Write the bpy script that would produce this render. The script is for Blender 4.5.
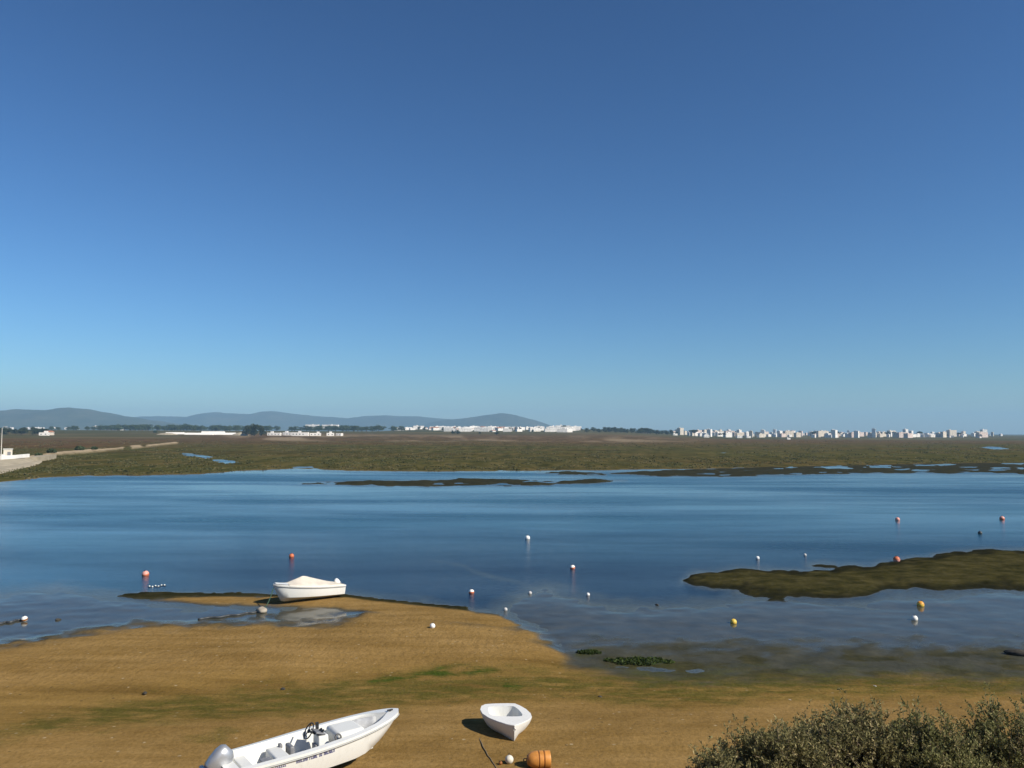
import bpy, math, random
import numpy as np
from mathutils import Vector, Matrix

for o in list(bpy.data.objects):
    bpy.data.objects.remove(o)
S = bpy.context.scene
COL = S.collection

# ------------------------------------------------------------------ camera
F = 800.0
EYE = 9.0
PITCH = math.radians(3.43)
ROLL = math.radians(0.22)
fw = np.array([0, math.cos(PITCH), math.sin(PITCH)])
rt0 = np.array([1.0, 0, 0])
up0 = np.cross(rt0, fw)
rt = rt0 * math.cos(ROLL) + up0 * math.sin(ROLL)
up = -rt0 * math.sin(ROLL) + up0 * math.cos(ROLL)
cd = bpy.data.cameras.new('camera')
cam = bpy.data.objects.new('camera', cd)
COL.objects.link(cam)
cd.sensor_width = 36
cd.sensor_fit = 'HORIZONTAL'
cd.lens = F * 36 / 1024
cd.clip_start = 0.1
cd.clip_end = 40000
cam.matrix_world = Matrix(((rt[0], up[0], -fw[0], 0), (rt[1], up[1], -fw[1], 0), (rt[2], up[2], -fw[2], EYE), (0, 0, 0, 1)))
S.camera = cam

# ------------------------------------------------------------------ light
SUN_AZ = math.radians(118)      # clockwise from the view direction (+Y)
SUN_EL = math.radians(38)
W = bpy.data.worlds.new('World')
S.world = W
W.use_nodes = True
nt = W.node_tree
bg = nt.nodes['Background']
sky = nt.nodes.new('ShaderNodeTexSky')
sky.sky_type = 'NISHITA'
sky.sun_disc = False
sky.sun_elevation = SUN_EL
sky.sun_rotation = SUN_AZ
sky.altitude = 0
sky.air_density = 1.0
sky.dust_density = 0.25
sky.ozone_density = 10.0
gam = nt.nodes.new('ShaderNodeGamma'); gam.inputs[1].default_value = 1.32
tin = nt.nodes.new('ShaderNodeMix'); tin.data_type = 'RGBA'; tin.blend_type = 'MULTIPLY'
tin.inputs[0].default_value = 1.0; tin.inputs[7].default_value = (0.94, 0.92, 0.80, 1)
nt.links.new(sky.outputs[0], gam.inputs[0])
nt.links.new(gam.outputs[0], tin.inputs[6])
nt.links.new(tin.outputs[2], bg.inputs[0])
bg.inputs[1].default_value = 0.0575
sl = bpy.data.lights.new('sun', 'SUN')
sl.energy = 5.0
sl.angle = math.radians(0.5)
sl.color = (1.0, 0.93, 0.80)
sun = bpy.data.objects.new('sun', sl)
COL.objects.link(sun)
sdir = Vector((math.sin(SUN_AZ) * math.cos(SUN_EL), math.cos(SUN_AZ) * math.cos(SUN_EL), math.sin(SUN_EL)))
sun.rotation_euler = sdir.to_track_quat('Z', 'Y').to_euler()
sun.location = (60, -40, 80)
S.view_settings.view_transform = 'Standard'
S.view_settings.look = 'None'
S.view_settings.gamma = 1
S.view_settings.use_curve_mapping = False
S.view_settings.exposure = 0.37
S.render.engine = 'CYCLES'

# ------------------------------------------------------------------ helpers
rng = np.random.default_rng(7)
random.seed(7)


def G(px, py, z=0.0):
    """ground point of a picture position, at height z"""
    d = fw + rt * (px - 512) / F + up * (384 - py) / F
    k = (z - EYE) / d[2]
    return np.array([d[0] * k, d[1] * k, z])


def project(x, y, z=0.0):
    qz = (z - EYE)
    dz = y * fw[1] + qz * fw[2]
    dx = x * rt[0] + y * rt[1] + qz * rt[2]
    dy = x * up[0] + y * up[1] + qz * up[2]
    ok = dz > 0.8
    dzs = np.where(ok, dz, 1.0)
    u = np.where(ok, 512 + F * dx / dzs, 512.0)
    v = np.where(ok, 384 - F * dy / dzs, 3000.0)
    return u, v


_tab = rng.random((256, 256))


def vnoise(x, y):
    xi = np.floor(x).astype(int); yi = np.floor(y).astype(int)
    fx = x - xi; fy = y - yi
    fx = fx * fx * (3 - 2 * fx); fy = fy * fy * (3 - 2 * fy)
    a = _tab[xi & 255, yi & 255]; b = _tab[(xi + 1) & 255, yi & 255]
    c = _tab[xi & 255, (yi + 1) & 255]; d = _tab[(xi + 1) & 255, (yi + 1) & 255]
    return (a * (1 - fx) + b * fx) * (1 - fy) + (c * (1 - fx) + d * fx) * fy


def fbm(x, y, n=4):
    s = 0; a = 1; t = 0
    for i in range(n):
        s = s + a * vnoise(x * 2 ** i + 17.3 * i, y * 2 ** i + 5.1 * i); t += a; a *= 0.5
    return s / t


def sstep(a, b, x):
    t = np.clip((x - a) / (b - a), 0, 1)
    return t * t * (3 - 2 * t)


def sdf(u, v, poly, pad=90):
    """signed distance to an outline, positive inside"""
    P_ = np.array(poly, float)
    out = np.full(u.shape, -pad, float)
    m = (u > P_[:, 0].min() - pad) & (u < P_[:, 0].max() + pad) & (v > P_[:, 1].min() - pad) & (v < P_[:, 1].max() + pad)
    if not m.any():
        return out
    x = u[m]; y = v[m]
    d2 = np.full(x.shape, 1e9); ins = np.zeros(x.shape, bool)
    for i in range(len(P_)):
        ax, ay = P_[i]; bx, by = P_[(i + 1) % len(P_)]
        ex, ey = bx - ax, by - ay
        t = np.clip(((x - ax) * ex + (y - ay) * ey) / (ex * ex + ey * ey + 1e-9), 0, 1)
        d2 = np.minimum(d2, (x - ax - t * ex) ** 2 + (y - ay - t * ey) ** 2)
        c = ((ay > y) != (by > y)) & (x < (bx - ax) * (y - ay) / (by - ay + 1e-12) + ax)
        ins ^= c
    d = np.sqrt(d2)
    out[m] = np.where(ins, d, -d)
    return out


def pline(u, v, pts, sy=1.0):
    P_ = np.array(pts, float)
    d2 = np.full(u.shape, 1e9)
    for i in range(len(P_) - 1):
        ax, ay = P_[i]; bx, by = P_[i + 1]
        ex, ey = bx - ax, by - ay
        t = np.clip(((u - ax) * ex + (v - ay) * ey) / (ex * ex + ey * ey), 0, 1)
        d2 = np.minimum(d2, (u - ax - t * ex) ** 2 * 0.3 + ((v - ay - t * ey) * sy) ** 2)
    return np.sqrt(d2)


def lerp_pts(pts, q):
    P_ = np.array(pts, float)
    return np.interp(q, P_[:, 0], P_[:, 1])


def mesh_np(name, verts, faces, mats=(), smooth=False, midx=None, parent=None, link=True):
    """faces: (n,4) or (n,3) array or list of index lists"""
    me = bpy.data.meshes.new(name)
    if isinstance(faces, np.ndarray):
        n, k = faces.shape
        me.vertices.add(len(verts)); me.vertices.foreach_set('co', np.asarray(verts, np.float32).ravel())
        me.loops.add(n * k); me.loops.foreach_set('vertex_index', faces.astype(np.int32).ravel())
        me.polygons.add(n); me.polygons.foreach_set('loop_start', np.arange(0, n * k, k, dtype=np.int32))
        me.update(calc_edges=True)
    else:
        me.from_pydata([tuple(map(float, p)) for p in verts], [], faces)
        me.update()
    for m in mats:
        me.materials.append(m)
    if midx is not None:
        me.polygons.foreach_set('material_index', np.asarray(midx, np.int32))
    if smooth:
        me.polygons.foreach_set('use_smooth', np.ones(len(me.polygons), bool))
        if smooth is not True:
            me.set_sharp_from_angle(angle=math.radians(smooth))
    ob = bpy.data.objects.new(name, me)
    if link:
        COL.objects.link(ob)
    if parent:
        ob.parent = parent
    return ob


class MB:
    """collects shapes into ONE mesh"""
    def __init__(s):
        s.v = []; s.f = []; s.m = []

    def add(s, verts, faces, m=0):
        b = len(s.v)
        s.v += [tuple(map(float, p)) for p in verts]
        s.f += [[i + b for i in q] for q in faces]
        s.m += [m] * len(faces)

    def box(s, c, size, rz=0, m=0, taper=1.0, ry=0):
        x, y, z = [q / 2 for q in size]
        M = Matrix.Translation(c) @ Matrix.Rotation(rz, 4, 'Z') @ Matrix.Rotation(ry, 4, 'Y')
        vs = [M @ Vector((sx * x * (taper if sz > 0 else 1), sy * y * (taper if sz > 0 else 1), sz * z)) for sz in (-1, 1) for sx, sy in ((-1, -1), (1, -1), (1, 1), (-1, 1))]
        s.add(vs, [[3, 2, 1, 0], [4, 5, 6, 7], [0, 1, 5, 4], [1, 2, 6, 5], [2, 3, 7, 6], [3, 0, 4, 7]], m)

    def tube(s, pts, r, n=8, m=0, cap=True):
        pts = [Vector(p) for p in pts]
        rs = r if isinstance(r, (list, tuple)) else [r] * len(pts)
        ring = []
        for i, p in enumerate(pts):
            t = (pts[min(i + 1, len(pts) - 1)] - pts[max(i - 1, 0)]).normalized()
            a = t.cross(Vector((0, 0, 1)) if abs(t.z) < 0.95 else Vector((1, 0, 0))).normalized()
            b = t.cross(a)
            ring.append([p + (a * math.cos(2 * math.pi * k / n) + b * math.sin(2 * math.pi * k / n)) * rs[i] for k in range(n)])
        vs = [q for R_ in ring for q in R_]
        fs = [[i * n + k, i * n + (k + 1) % n, (i + 1) * n + (k + 1) % n, (i + 1) * n + k] for i in range(len(pts) - 1) for k in range(n)]
        if cap:
            fs += [list(range(n))[::-1], [(len(pts) - 1) * n + k for k in range(n)]]
        s.add(vs, fs, m)

    def lathe(s, prof, n=20, M=None, m=0):
        M = M or Matrix.Identity(4)
        vs = []; fs = []
        for r, z in prof:
            for k in range(n):
                a = 2 * math.pi * k / n
                vs.append(M @ Vector((r * math.cos(a), r * math.sin(a), z)))
        for i in range(len(prof) - 1):
            for k in range(n):
                fs.append([i * n + k, i * n + (k + 1) % n, (i + 1) * n + (k + 1) % n, (i + 1) * n + k])
        fs += [list(range(n))[::-1], [(len(prof) - 1) * n + k for k in range(n)]]
        s.add(vs, fs, m)

    def ring(s, c, R_, r, M=None, n=18, k=8, m=0):
        M = M or Matrix.Identity(4)
        vs = []; fs = []
        for i in range(n):
            a = 2 * math.pi * i / n
            for j in range(k):
                b = 2 * math.pi * j / k
                vs.append(Matrix.Translation(c) @ M @ Vector(((R_ + r * math.cos(b)) * math.cos(a), (R_ + r * math.cos(b)) * math.sin(a), r * math.sin(b))))
        for i in range(n):
            for j in range(k):
                fs.append([i * k + j, ((i + 1) % n) * k + j, ((i + 1) % n) * k + (j + 1) % k, i * k + (j + 1) % k])
        s.add(vs, fs, m)

    def build(s, name, mats, parent=None, smooth=35, bevel=0.0):
        if not isinstance(mats, (list, tuple)):
            mats = [mats]
        o = mesh_np(name, s.v, s.f, mats, smooth, s.m, parent)
        if bevel:
            b = o.modifiers.new('bevel', 'BEVEL'); b.width = bevel; b.segments = 3; b.limit_method = 'ANGLE'
        return o


def tag(o, label=None, cat=None, group=None, kind=None):
    if label: o['label'] = label
    if cat: o['category'] = cat
    if group: o['group'] = group
    if kind: o['kind'] = kind
    return o


def empty(name, loc, rz=0.0, label=None, cat=None, group=None):
    o = bpy.data.objects.new(name, None)
    COL.objects.link(o)
    o.location = loc; o.rotation_euler = (0, 0, rz)
    o.empty_display_size = 0.2
    return tag(o, label, cat, group)


def copy_tree(o, parent=None):
    c = o.copy(); COL.objects.link(c)
    c.parent = parent
    for ch in list(o.children):
        copy_tree(ch, c)
    return c


# ------------------------------------------------------------------ materials
def nodes(name):
    m = bpy.data.materials.new(name); m.use_nodes = True
    t = m.node_tree
    return m, t, t.nodes['Principled BSDF']


def N(t, kind, **kw):
    n = t.nodes.new('ShaderNode' + kind)
    for k, v in kw.items():
        if k in n.inputs: n.inputs[k].default_value = v
        else: setattr(n, k, v)
    return n


def noise(t, scale, detail=4, rough=0.55, vec=None, stretch=None):
    n = N(t, 'TexNoise'); n.inputs['Scale'].default_value = scale; n.inputs['Detail'].default_value = detail
    n.inputs['Roughness'].default_value = rough
    if vec is None:
        vec = N(t, 'TexCoord').outputs['Object']
    if stretch:
        mp = N(t, 'Mapping'); mp.inputs['Scale'].default_value = stretch
        t.links.new(vec, mp.inputs[0]); vec = mp.outputs[0]
    t.links.new(vec, n.inputs['Vector'])
    return n.outputs['Fac']


def ramp(t, fac, stops):
    r = N(t, 'ValToRGB')
    e = r.color_ramp.elements
    while len(e) < len(stops): e.new(0.5)
    for i, (p, c) in enumerate(stops):
        e[i].position = p
        e[i].color = (*c, 1) if not isinstance(c, (int, float)) else (c, c, c, 1)
    t.links.new(fac, r.inputs[0])
    return r.outputs[0]


def mix(t, fac, a, b, mode='MIX'):
    n = N(t, 'Mix', data_type='RGBA'); n.blend_type = mode
    for s_, val in ((0, fac), (6, a), (7, b)):
        if isinstance(val, (int, float)): n.inputs[s_].default_value = val
        elif isinstance(val, tuple): n.inputs[s_].default_value = (*val, 1)
        else: t.links.new(val, n.inputs[s_])
    return n.outputs[2]


def math_(t, op, a, b=0.0, clamp=False):
    n = N(t, 'Math', operation=op); n.use_clamp = clamp
    for i, val in enumerate((a, b)):
        if isinstance(val, (int, float)): n.inputs[i].default_value = val
        else: t.links.new(val, n.inputs[i])
    return n.outputs[0]


def plain(name, col, rough=0.5, var=0.15, scale=6.0, spec=0.4, metal=0.0, bump=0.0, coat=0.0):
    m, t, b = nodes(name)
    f = noise(t, scale, 5)
    dark = tuple(c * (1 - var) for c in col); lite = tuple(min(1, c * (1 + var * 0.6)) for c in col)
    t.links.new(ramp(t, f, [(0.3, dark), (0.7, lite)]), b.inputs['Base Color'])
    b.inputs['Roughness'].default_value = rough
    b.inputs['Specular IOR Level'].default_value = spec
    b.inputs['Metallic'].default_value = metal
    b.inputs['Coat Weight'].default_value = coat
    if bump:
        bp = N(t, 'Bump', Strength=bump, Distance=0.02)
        t.links.new(f, bp.inputs['Height']); t.links.new(bp.outputs[0], b.inputs['Normal'])
    return m


def grimy(name, col, stain, rough=0.35, coat=0.2):
    """white boat paint with faint stains and run marks"""
    m, t, b = nodes(name)
    f = noise(t, 1.7, 6, 0.6); f2 = noise(t, 5.0, 4, 0.6, stretch=(3.0, 3.0, 0.5))
    s_ = ramp(t, math_(t, 'MULTIPLY', f, f2), [(0.26, 0.0), (0.5, 1.0)])
    t.links.new(mix(t, math_(t, 'MULTIPLY', s_, 0.45), col, stain), b.inputs['Base Color'])
    b.inputs['Roughness'].default_value = rough
    b.inputs['Coat Weight'].default_value = coat
    return m


M = dict(
    gel=grimy('boat_white', (0.74, 0.74, 0.71), (0.52, 0.49, 0.42)),
    liner=grimy('liner_white', (0.68, 0.68, 0.65), (0.50, 0.48, 0.42), 0.5, 0.0),
    wellgrey=plain('deck_grey', (0.42, 0.43, 0.45), 0.7, 0.2, 8),
    rail=plain('rail_grey', (0.42, 0.43, 0.42), 0.5, 0.1),
    black=plain('black_plastic', (0.02, 0.021, 0.023), 0.4, 0.3),
    grey=plain('grey_plastic', (0.20, 0.20, 0.21), 0.5, 0.2),
    silver=plain('silver_paint', (0.40, 0.41, 0.43), 0.34, 0.2, 4, 0.5, 0.5, 0, 0.3),
    navy=plain('navy_paint', (0.03, 0.04, 0.10), 0.3, 0.2, 5, 0.5, 0, 0, 0.4),
    steel=plain('steel', (0.5, 0.5, 0.5), 0.3, 0.1, 10, 0.5, 1.0),
    blue=plain('blue_lettering', (0.06, 0.07, 0.22), 0.5, 0.15),
    tarp=plain('canvas', (0.62, 0.56, 0.47), 0.85, 0.12, 3, 0.1, 0, 0.3),
    antifoul=plain('hull_grey', (0.30, 0.32, 0.34), 0.6, 0.3, 4),
    dinghy=grimy('dinghy_white', (0.72, 0.71, 0.68), (0.48, 0.43, 0.36), 0.5, 0.0),
    barrel=plain('orange_float', (0.56, 0.235, 0.05), 0.5, 0.3, 5, 0.4),
    bandm=plain('brown_band', (0.28, 0.10, 0.02), 0.6, 0.3, 6),
    orange=plain('orange_buoy', (0.58, 0.15, 0.06), 0.45, 0.2, 6),
    pink=plain('faded_pink', (0.70, 0.33, 0.27), 0.5, 0.2, 6),
    yellow=plain('yellow_buoy', (0.72, 0.50, 0.08), 0.45, 0.2, 6),
    amber=plain('amber_buoy', (0.74, 0.33, 0.04), 0.45, 0.2, 6),
    white=plain('white_float', (0.78, 0.77, 0.73), 0.45, 0.15, 6),
    dkgrey=plain('dark_float', (0.05, 0.055, 0.06), 0.5, 0.3, 6),
    rope=plain('rope', (0.20, 0.15, 0.09), 0.9, 0.4, 30, 0.1),
    greenrope=plain('green_rope', (0.05, 0.09, 0.06), 0.9, 0.4, 30, 0.1),
    wash=plain('whitewash', (0.84, 0.79, 0.73), 0.9, 0.08, 0.08, 0.1),
    cream=plain('cream_wall', (0.64, 0.56, 0.46), 0.9, 0.1, 0.08, 0.1),
    rose=plain('rose_wall', (0.64, 0.52, 0.46), 0.9, 0.1, 0.08, 0.1),
    greyw=plain('grey_wall', (0.50, 0.49, 0.48), 0.9, 0.1, 0.08, 0.1),
    tile=plain('terracotta', (0.38, 0.17, 0.10), 0.9, 0.25, 0.3, 0.1),
    glassd=plain('window_dark', (0.12, 0.12, 0.12), 0.3, 0.3, 0.5, 0.5),
    flat=plain('flat_roof', (0.50, 0.47, 0.44), 0.9, 0.15, 0.2, 0.1),
    bark=plain('bark', (0.12, 0.085, 0.06), 0.95, 0.3, 2, 0.1),
    twig=plain('twig', (0.20, 0.155, 0.10), 0.95, 0.3, 4, 0.1),
    stone=plain('stone', (0.34, 0.30, 0.24), 0.9, 0.3, 0.8, 0.2, 0, 0.6),
    quay=plain('quay_stone', (0.36, 0.31, 0.225), 0.95, 0.25, 0.35, 0.1, 0, 0.6),
    quaytop=plain('quay_white', (0.76, 0.74, 0.70), 0.9, 0.1, 0.5, 0.1),
    hut=plain('hut_cream', (0.66, 0.60, 0.50), 0.9, 0.1, 0.5, 0.1),
    pole=plain('pole_paint', (0.52, 0.50, 0.46), 0.5, 0.1, 1),
    pebble=plain('dark_stone', (0.06, 0.055, 0.045), 0.9, 0.4, 9, 0.2, 0, 0.5),
    shell=plain('pale_shell', (0.62, 0.58, 0.50), 0.7, 0.2, 12),
)


def leafmat(name, a, b_, c):
    m, t, b = nodes(name)
    at = N(t, 'Attribute', attribute_name='tint')
    t.links.new(ramp(t, at.outputs['Fac'], [(0.0, a), (0.5, b_), (1.0, c)]), b.inputs['Base Color'])
    b.inputs['Roughness'].default_value = 0.75
    b.inputs['Specular IOR Level'].default_value = 0.25
    tr = N(t, 'BsdfTranslucent'); mx = N(t, 'MixShader'); mx.inputs[0].default_value = 0.3
    col = b.inputs['Base Color'].links[0].from_socket
    t.links.new(col, tr.inputs[0]); t.links.new(b.outputs[0], mx.inputs[1]); t.links.new(tr.outputs[0], mx.inputs[2])
    t.links.new(mx.outputs[0], t.nodes['Material Output'].inputs[0])
    return m


M['shrubleaf'] = leafmat('shrub_leaf', (0.125, 0.115, 0.042), (0.235, 0.21, 0.088), (0.42, 0.34, 0.17))
M['shrubgreen'] = leafmat('shrub_green', (0.12, 0.124, 0.042), (0.22, 0.21, 0.080), (0.38, 0.31, 0.15))
M['pine'] = leafmat('pine_leaf', (0.028, 0.040, 0.020), (0.050, 0.066, 0.032), (0.085, 0.10, 0.045))
M['broad'] = leafmat('broad_leaf', (0.045, 0.066, 0.028), (0.075, 0.105, 0.045), (0.11, 0.145, 0.06))


def ground_material():
    m, t, b = nodes('ground')
    co = N(t, 'TexCoord').outputs['Object']
    def A(n): return N(t, 'Attribute', attribute_name=n).outputs['Fac']
    fine = noise(t, 9.0, 6, 0.65, co)
    mid = noise(t, 0.9, 5, 0.6, co)
    track = noise(t, 1.6, 5, 0.6, co, (0.16, 1.0, 1.0))
    big = noise(t, 0.12, 4, 0.6, co)
    # sand
    sand = ramp(t, mid, [(0.25, (0.30, 0.183, 0.060)), (0.55, (0.37, 0.235, 0.084)), (0.8, (0.43, 0.285, 0.115))])
    sand = mix(t, 0.55, sand, ramp(t, track, [(0.30, (0.26, 0.165, 0.056)), (0.70, (0.47, 0.315, 0.135))]))
    speck = ramp(t, fine, [(0.30, (0.70, 0.70, 0.68)), (0.52, (1, 1, 1)), (0.74, (1.16, 1.16, 1.14))])
    sand = mix(t, 0.8, sand, speck, 'MULTIPLY')
    wetc = ramp(t, track, [(0.3, (0.22, 0.140, 0.044)), (0.65, (0.36, 0.232, 0.078))])
    wetc = mix(t, 0.7, wetc, speck, 'MULTIPLY')
    wetf = math_(t, 'MULTIPLY', A('wet'), math_(t, 'ADD', math_(t, 'MULTIPLY', mid, 0.9), 0.45), True)
    c = mix(t, wetf, sand, wetc)
    # damp patches, drag marks and scattered shell bits on the sand
    damp = ramp(t, noise(t, 0.55, 6, 0.68, co, (0.32, 1, 1)), [(0.46, 0.0), (0.62, 1.0)])
    c = mix(t, math_(t, 'MULTIPLY', damp, 0.42), c, mix(t, 1.0, c, (0.60, 0.58, 0.52), 'MULTIPLY'))
    vo = N(t, 'TexVoronoi'); vo.inputs['Scale'].default_value = 3.2; t.links.new(co, vo.inputs['Vector'])
    vsel = ramp(t, vo.outputs['Color'], [(0.62, 0.0), (0.68, 1.0)])
    vd = ramp(t, vo.outputs['Distance'], [(0.10, 1.0), (0.20, 0.0)])
    c = mix(t, math_(t, 'MULTIPLY', math_(t, 'MULTIPLY', vsel, vd), 0.75), c, ramp(t, noise(t, 5.0, 2, 0.5, co), [(0.45, (0.10, 0.075, 0.04)), (0.52, (0.56, 0.46, 0.30))]))
    # mud
    mudc = ramp(t, mid, [(0.3, (0.052, 0.056, 0.045)), (0.6, (0.088, 0.090, 0.070)), (0.8, (0.125, 0.118, 0.088))])
    c = mix(t, A('mud'), c, mudc)
    # green algae
    alg = ramp(t, fine, [(0.3, (0.050, 0.058, 0.014)), (0.65, (0.115, 0.120, 0.026))])
    alg = mix(t, ramp(t, A('algae'), [(0.72, 0.0), (0.95, 1.0)]), alg, ramp(t, fine, [(0.3, (0.034, 0.056, 0.010)), (0.65, (0.085, 0.126, 0.022))]))
    af = math_(t, 'MULTIPLY', A('algae'), ramp(t, noise(t, 2.6, 5, 0.65, co, (0.35, 1, 1)), [(0.34, 0.12), (0.58, 1.0)]), True)
    c = mix(t, af, c, alg)
    # weed
    weedn = noise(t, 0.75, 8, 0.78, co, (0.7, 1, 1))
    wd = ramp(t, weedn, [(0.34, (0.026, 0.028, 0.011)), (0.50, (0.062, 0.058, 0.022)), (0.66, (0.115, 0.100, 0.044))])
    c = mix(t, A('weed'), c, wd)
    c = mix(t, A('dark'), c, (0.012, 0.014, 0.010))
    # marsh: long bands and tufts
    mb = noise(t, 0.012, 6, 0.65, co, (0.35, 1.0, 1.0))
    mt = noise(t, 0.30, 5, 0.7, co)
    mt2 = noise(t, 0.055, 8, 0.72, co, (2.6, 0.55, 1))
    mt3 = mix(t, 0.62, mt, mt2)
    gr = ramp(t, mt3, [(0.37, (0.036, 0.042, 0.013)), (0.50, (0.098, 0.096, 0.032)), (0.64, (0.20, 0.155, 0.064))])
    br = ramp(t, mt3, [(0.37, (0.050, 0.031, 0.013)), (0.50, (0.145, 0.085, 0.038)), (0.64, (0.25, 0.165, 0.08))])
    rf = math_(t, 'ADD', A('red'), math_(t, 'MULTIPLY', math_(t, 'SUBTRACT', mb, 0.5), 2.4), True)
    mc = mix(t, rf, gr, br)
    mc = mix(t, math_(t, 'MULTIPLY', ramp(t, noise(t, 0.02, 6, 0.7, co, (0.3, 1, 1)), [(0.56, 0.0), (0.68, 1.0)]), 0.55), mc, (0.024, 0.026, 0.012))
    mc = mix(t, 1.0, mc, (0.98, 1.0, 1.0), 'MULTIPLY')
    c = mix(t, A('marsh'), c, mc)
    # dry grass, tracks, earth
    dr = ramp(t, mt, [(0.3, (0.27, 0.20, 0.125)), (0.5, (0.52, 0.42, 0.29)), (0.7, (0.70, 0.58, 0.42))])
    c = mix(t, A('dry'), c, dr)
    fd = ramp(t, mb, [(0.35, (0.060, 0.072, 0.028)), (0.55, (0.14, 0.125, 0.06)), (0.7, (0.24, 0.19, 0.11))])
    c = mix(t, A('field'), c, fd)
    c = mix(t, 1.0, c, (0.67, 0.645, 0.60), 'MULTIPLY')
    t.links.new(c, b.inputs['Base Color'])
    # gloss: wet mud shines, the rest is matt
    wet_all = math_(t, 'MAXIMUM', math_(t, 'MULTIPLY', A('film'), 1.0), 0.0)
    t.links.new(math_(t, 'SUBTRACT', 0.92, math_(t, 'MULTIPLY', wet_all, 0.80)), b.inputs['Roughness'])
    t.links.new(math_(t, 'MULTIPLY', wet_all, 0.11), b.inputs['Specular IOR Level'])
    # relief
    rip = N(t, 'TexWave'); rip.inputs['Scale'].default_value = 1.5; rip.inputs['Distortion'].default_value = 14.0
    rip.inputs['Detail'].default_value = 3; rip.inputs['Detail Scale'].default_value = 1.4
    rmap = N(t, 'Mapping'); rmap.inputs['Rotation'].default_value = (0, 0, 0.55)
    t.links.new(co, rmap.inputs[0]); t.links.new(rmap.outputs[0], rip.inputs['Vector'])
    h = math_(t, 'ADD', math_(t, 'MULTIPLY', fine, 0.55), math_(t, 'MULTIPLY', noise(t, 2.8, 4, 0.6, co), 1.0))
    h = math_(t, 'ADD', h, math_(t, 'MULTIPLY', math_(t, 'MULTIPLY', rip.outputs['Fac'], A('ripple')), 0.10))
    dimp = noise(t, 3.4, 2, 0.45, co, (1.25, 0.8, 1))
    h = math_(t, 'ADD', h, math_(t, 'MULTIPLY', math_(t, 'MULTIPLY', dimp, A('ripple')), 1.0))
    h = math_(t, 'MULTIPLY', h, math_(t, 'SUBTRACT', 1.0, math_(t, 'MULTIPLY', wet_all, 0.97)))
    bp = N(t, 'Bump', Strength=0.8, Distance=0.06)
    t.links.new(h, bp.inputs['Height']); t.links.new(bp.outputs[0], b.inputs['Normal'])
    return m


M['ground'] = ground_material()


def water_material():
    m, t, b = nodes('lagoon_water')
    co = N(t, 'TexCoord').outputs['Object']
    dep = N(t, 'Attribute', attribute_name='depth').outputs['Fac']
    big = noise(t, 0.045, 6, 0.62, co, (0.22, 1, 1))
    run = N(t, 'Attribute', attribute_name='spit_dark').outputs['Fac']
    bed = mix(t, run, ramp(t, noise(t, 0.06, 4, 0.6, co, (0.3, 1, 1)), [(0.35, (0.008, 0.046, 0.080)), (0.65, (0.014, 0.070, 0.104))]), (0.001, 0.010, 0.032))
    c = mix(t, ramp(t, dep, [(0.0, 1.0), (0.40, 0.35), (1.0, 0.0)]), bed, (0.070, 0.078, 0.068))
    t.links.new(c, b.inputs['Base Color'])
    b.inputs['IOR'].default_value = 1.333
    # wind lanes: ruffled water mirrors the higher, darker sky
    ruff = ramp(t, big, [(0.40, 0.0), (0.62, 1.0)])
    t.links.new(math_(t, 'ADD', 0.10, math_(t, 'MULTIPLY', ruff, 0.20)), b.inputs['Roughness'])
    w1 = noise(t, 7.0, 3, 0.5, co, (0.6, 1, 1)); w2 = noise(t, 0.22, 3, 0.5, co, (0.4, 1, 1))
    h = math_(t, 'ADD', w1, math_(t, 'MULTIPLY', w2, 0.5))
    bp = N(t, 'Bump', Distance=0.06)
    # where the channel value is high the bump is stronger
    t.links.new(math_(t, 'ADD', math_(t, 'ADD', 0.09, math_(t, 'MULTIPLY', run, 0.55)), math_(t, 'MULTIPLY', ruff, 0.38)), bp.inputs['Strength'])
    t.links.new(h, bp.inputs['Height']); t.links.new(bp.outputs[0], b.inputs['Normal'])
    return m


M['water'] = water_material()

# ------------------------------------------------------------------ terrain
SAND = [(-500, 650), (0, 637), (60, 630), (120, 621), (200, 617), (262, 613), (290, 619), (330, 617), (352, 608), (345, 605), (270, 606.5), (200, 604), (163, 601), (185, 598),
        (262, 597.5), (300, 598), (345, 597.5), (380, 601), (420, 605), (465, 610), (500, 615), (530, 625), (555, 637), (566, 650), (572, 657), (600, 664),
        (640, 670), (700, 672), (760, 669), (820, 671), (900, 668), (960, 671), (1024, 674), (1600, 690), (1600, 2999), (-500, 2999)]
SPIT = [(150, 600.5), (172, 597), (220, 595.5), (270, 595.5), (345, 595.5), (385, 600.5), (430, 606), (468, 610.6), (500, 616.5), (522, 626), (500, 634), (440, 630), (400, 624), (352, 612), (335, 608), (290, 606.5), (250, 605.5), (200, 604.5)]
BANKTOP = [(-500, 655), (0, 645), (120, 630), (300, 622), (420, 612), (480, 620), (530, 640), (550, 655), (520, 664), (400, 668), (250, 676), (100, 690), (-500, 700)]
MUD_R = [(498, 612), (520, 599), (545, 591), (590, 604), (620, 608), (650, 610), (700, 606), (760, 603), (820, 602), (900, 597), (1024, 592.5), (1600, 575), (1600, 700), (1024, 684), (560, 668), (556, 640), (530, 626)]
STREAK = [(418, 559), (440, 560), (462, 563), (476, 569), (500, 576), (530, 583), (552, 590), (566, 597), (540, 591), (512, 583.5), (486, 578), (472, 574), (464, 568), (440, 563)]
MUD_L = [(-500, 606), (0, 598), (60, 592), (110, 599), (160, 602), (200, 604), (270, 606), (352, 604), (352, 619), (275, 622), (0, 642), (-500, 655)]
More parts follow.
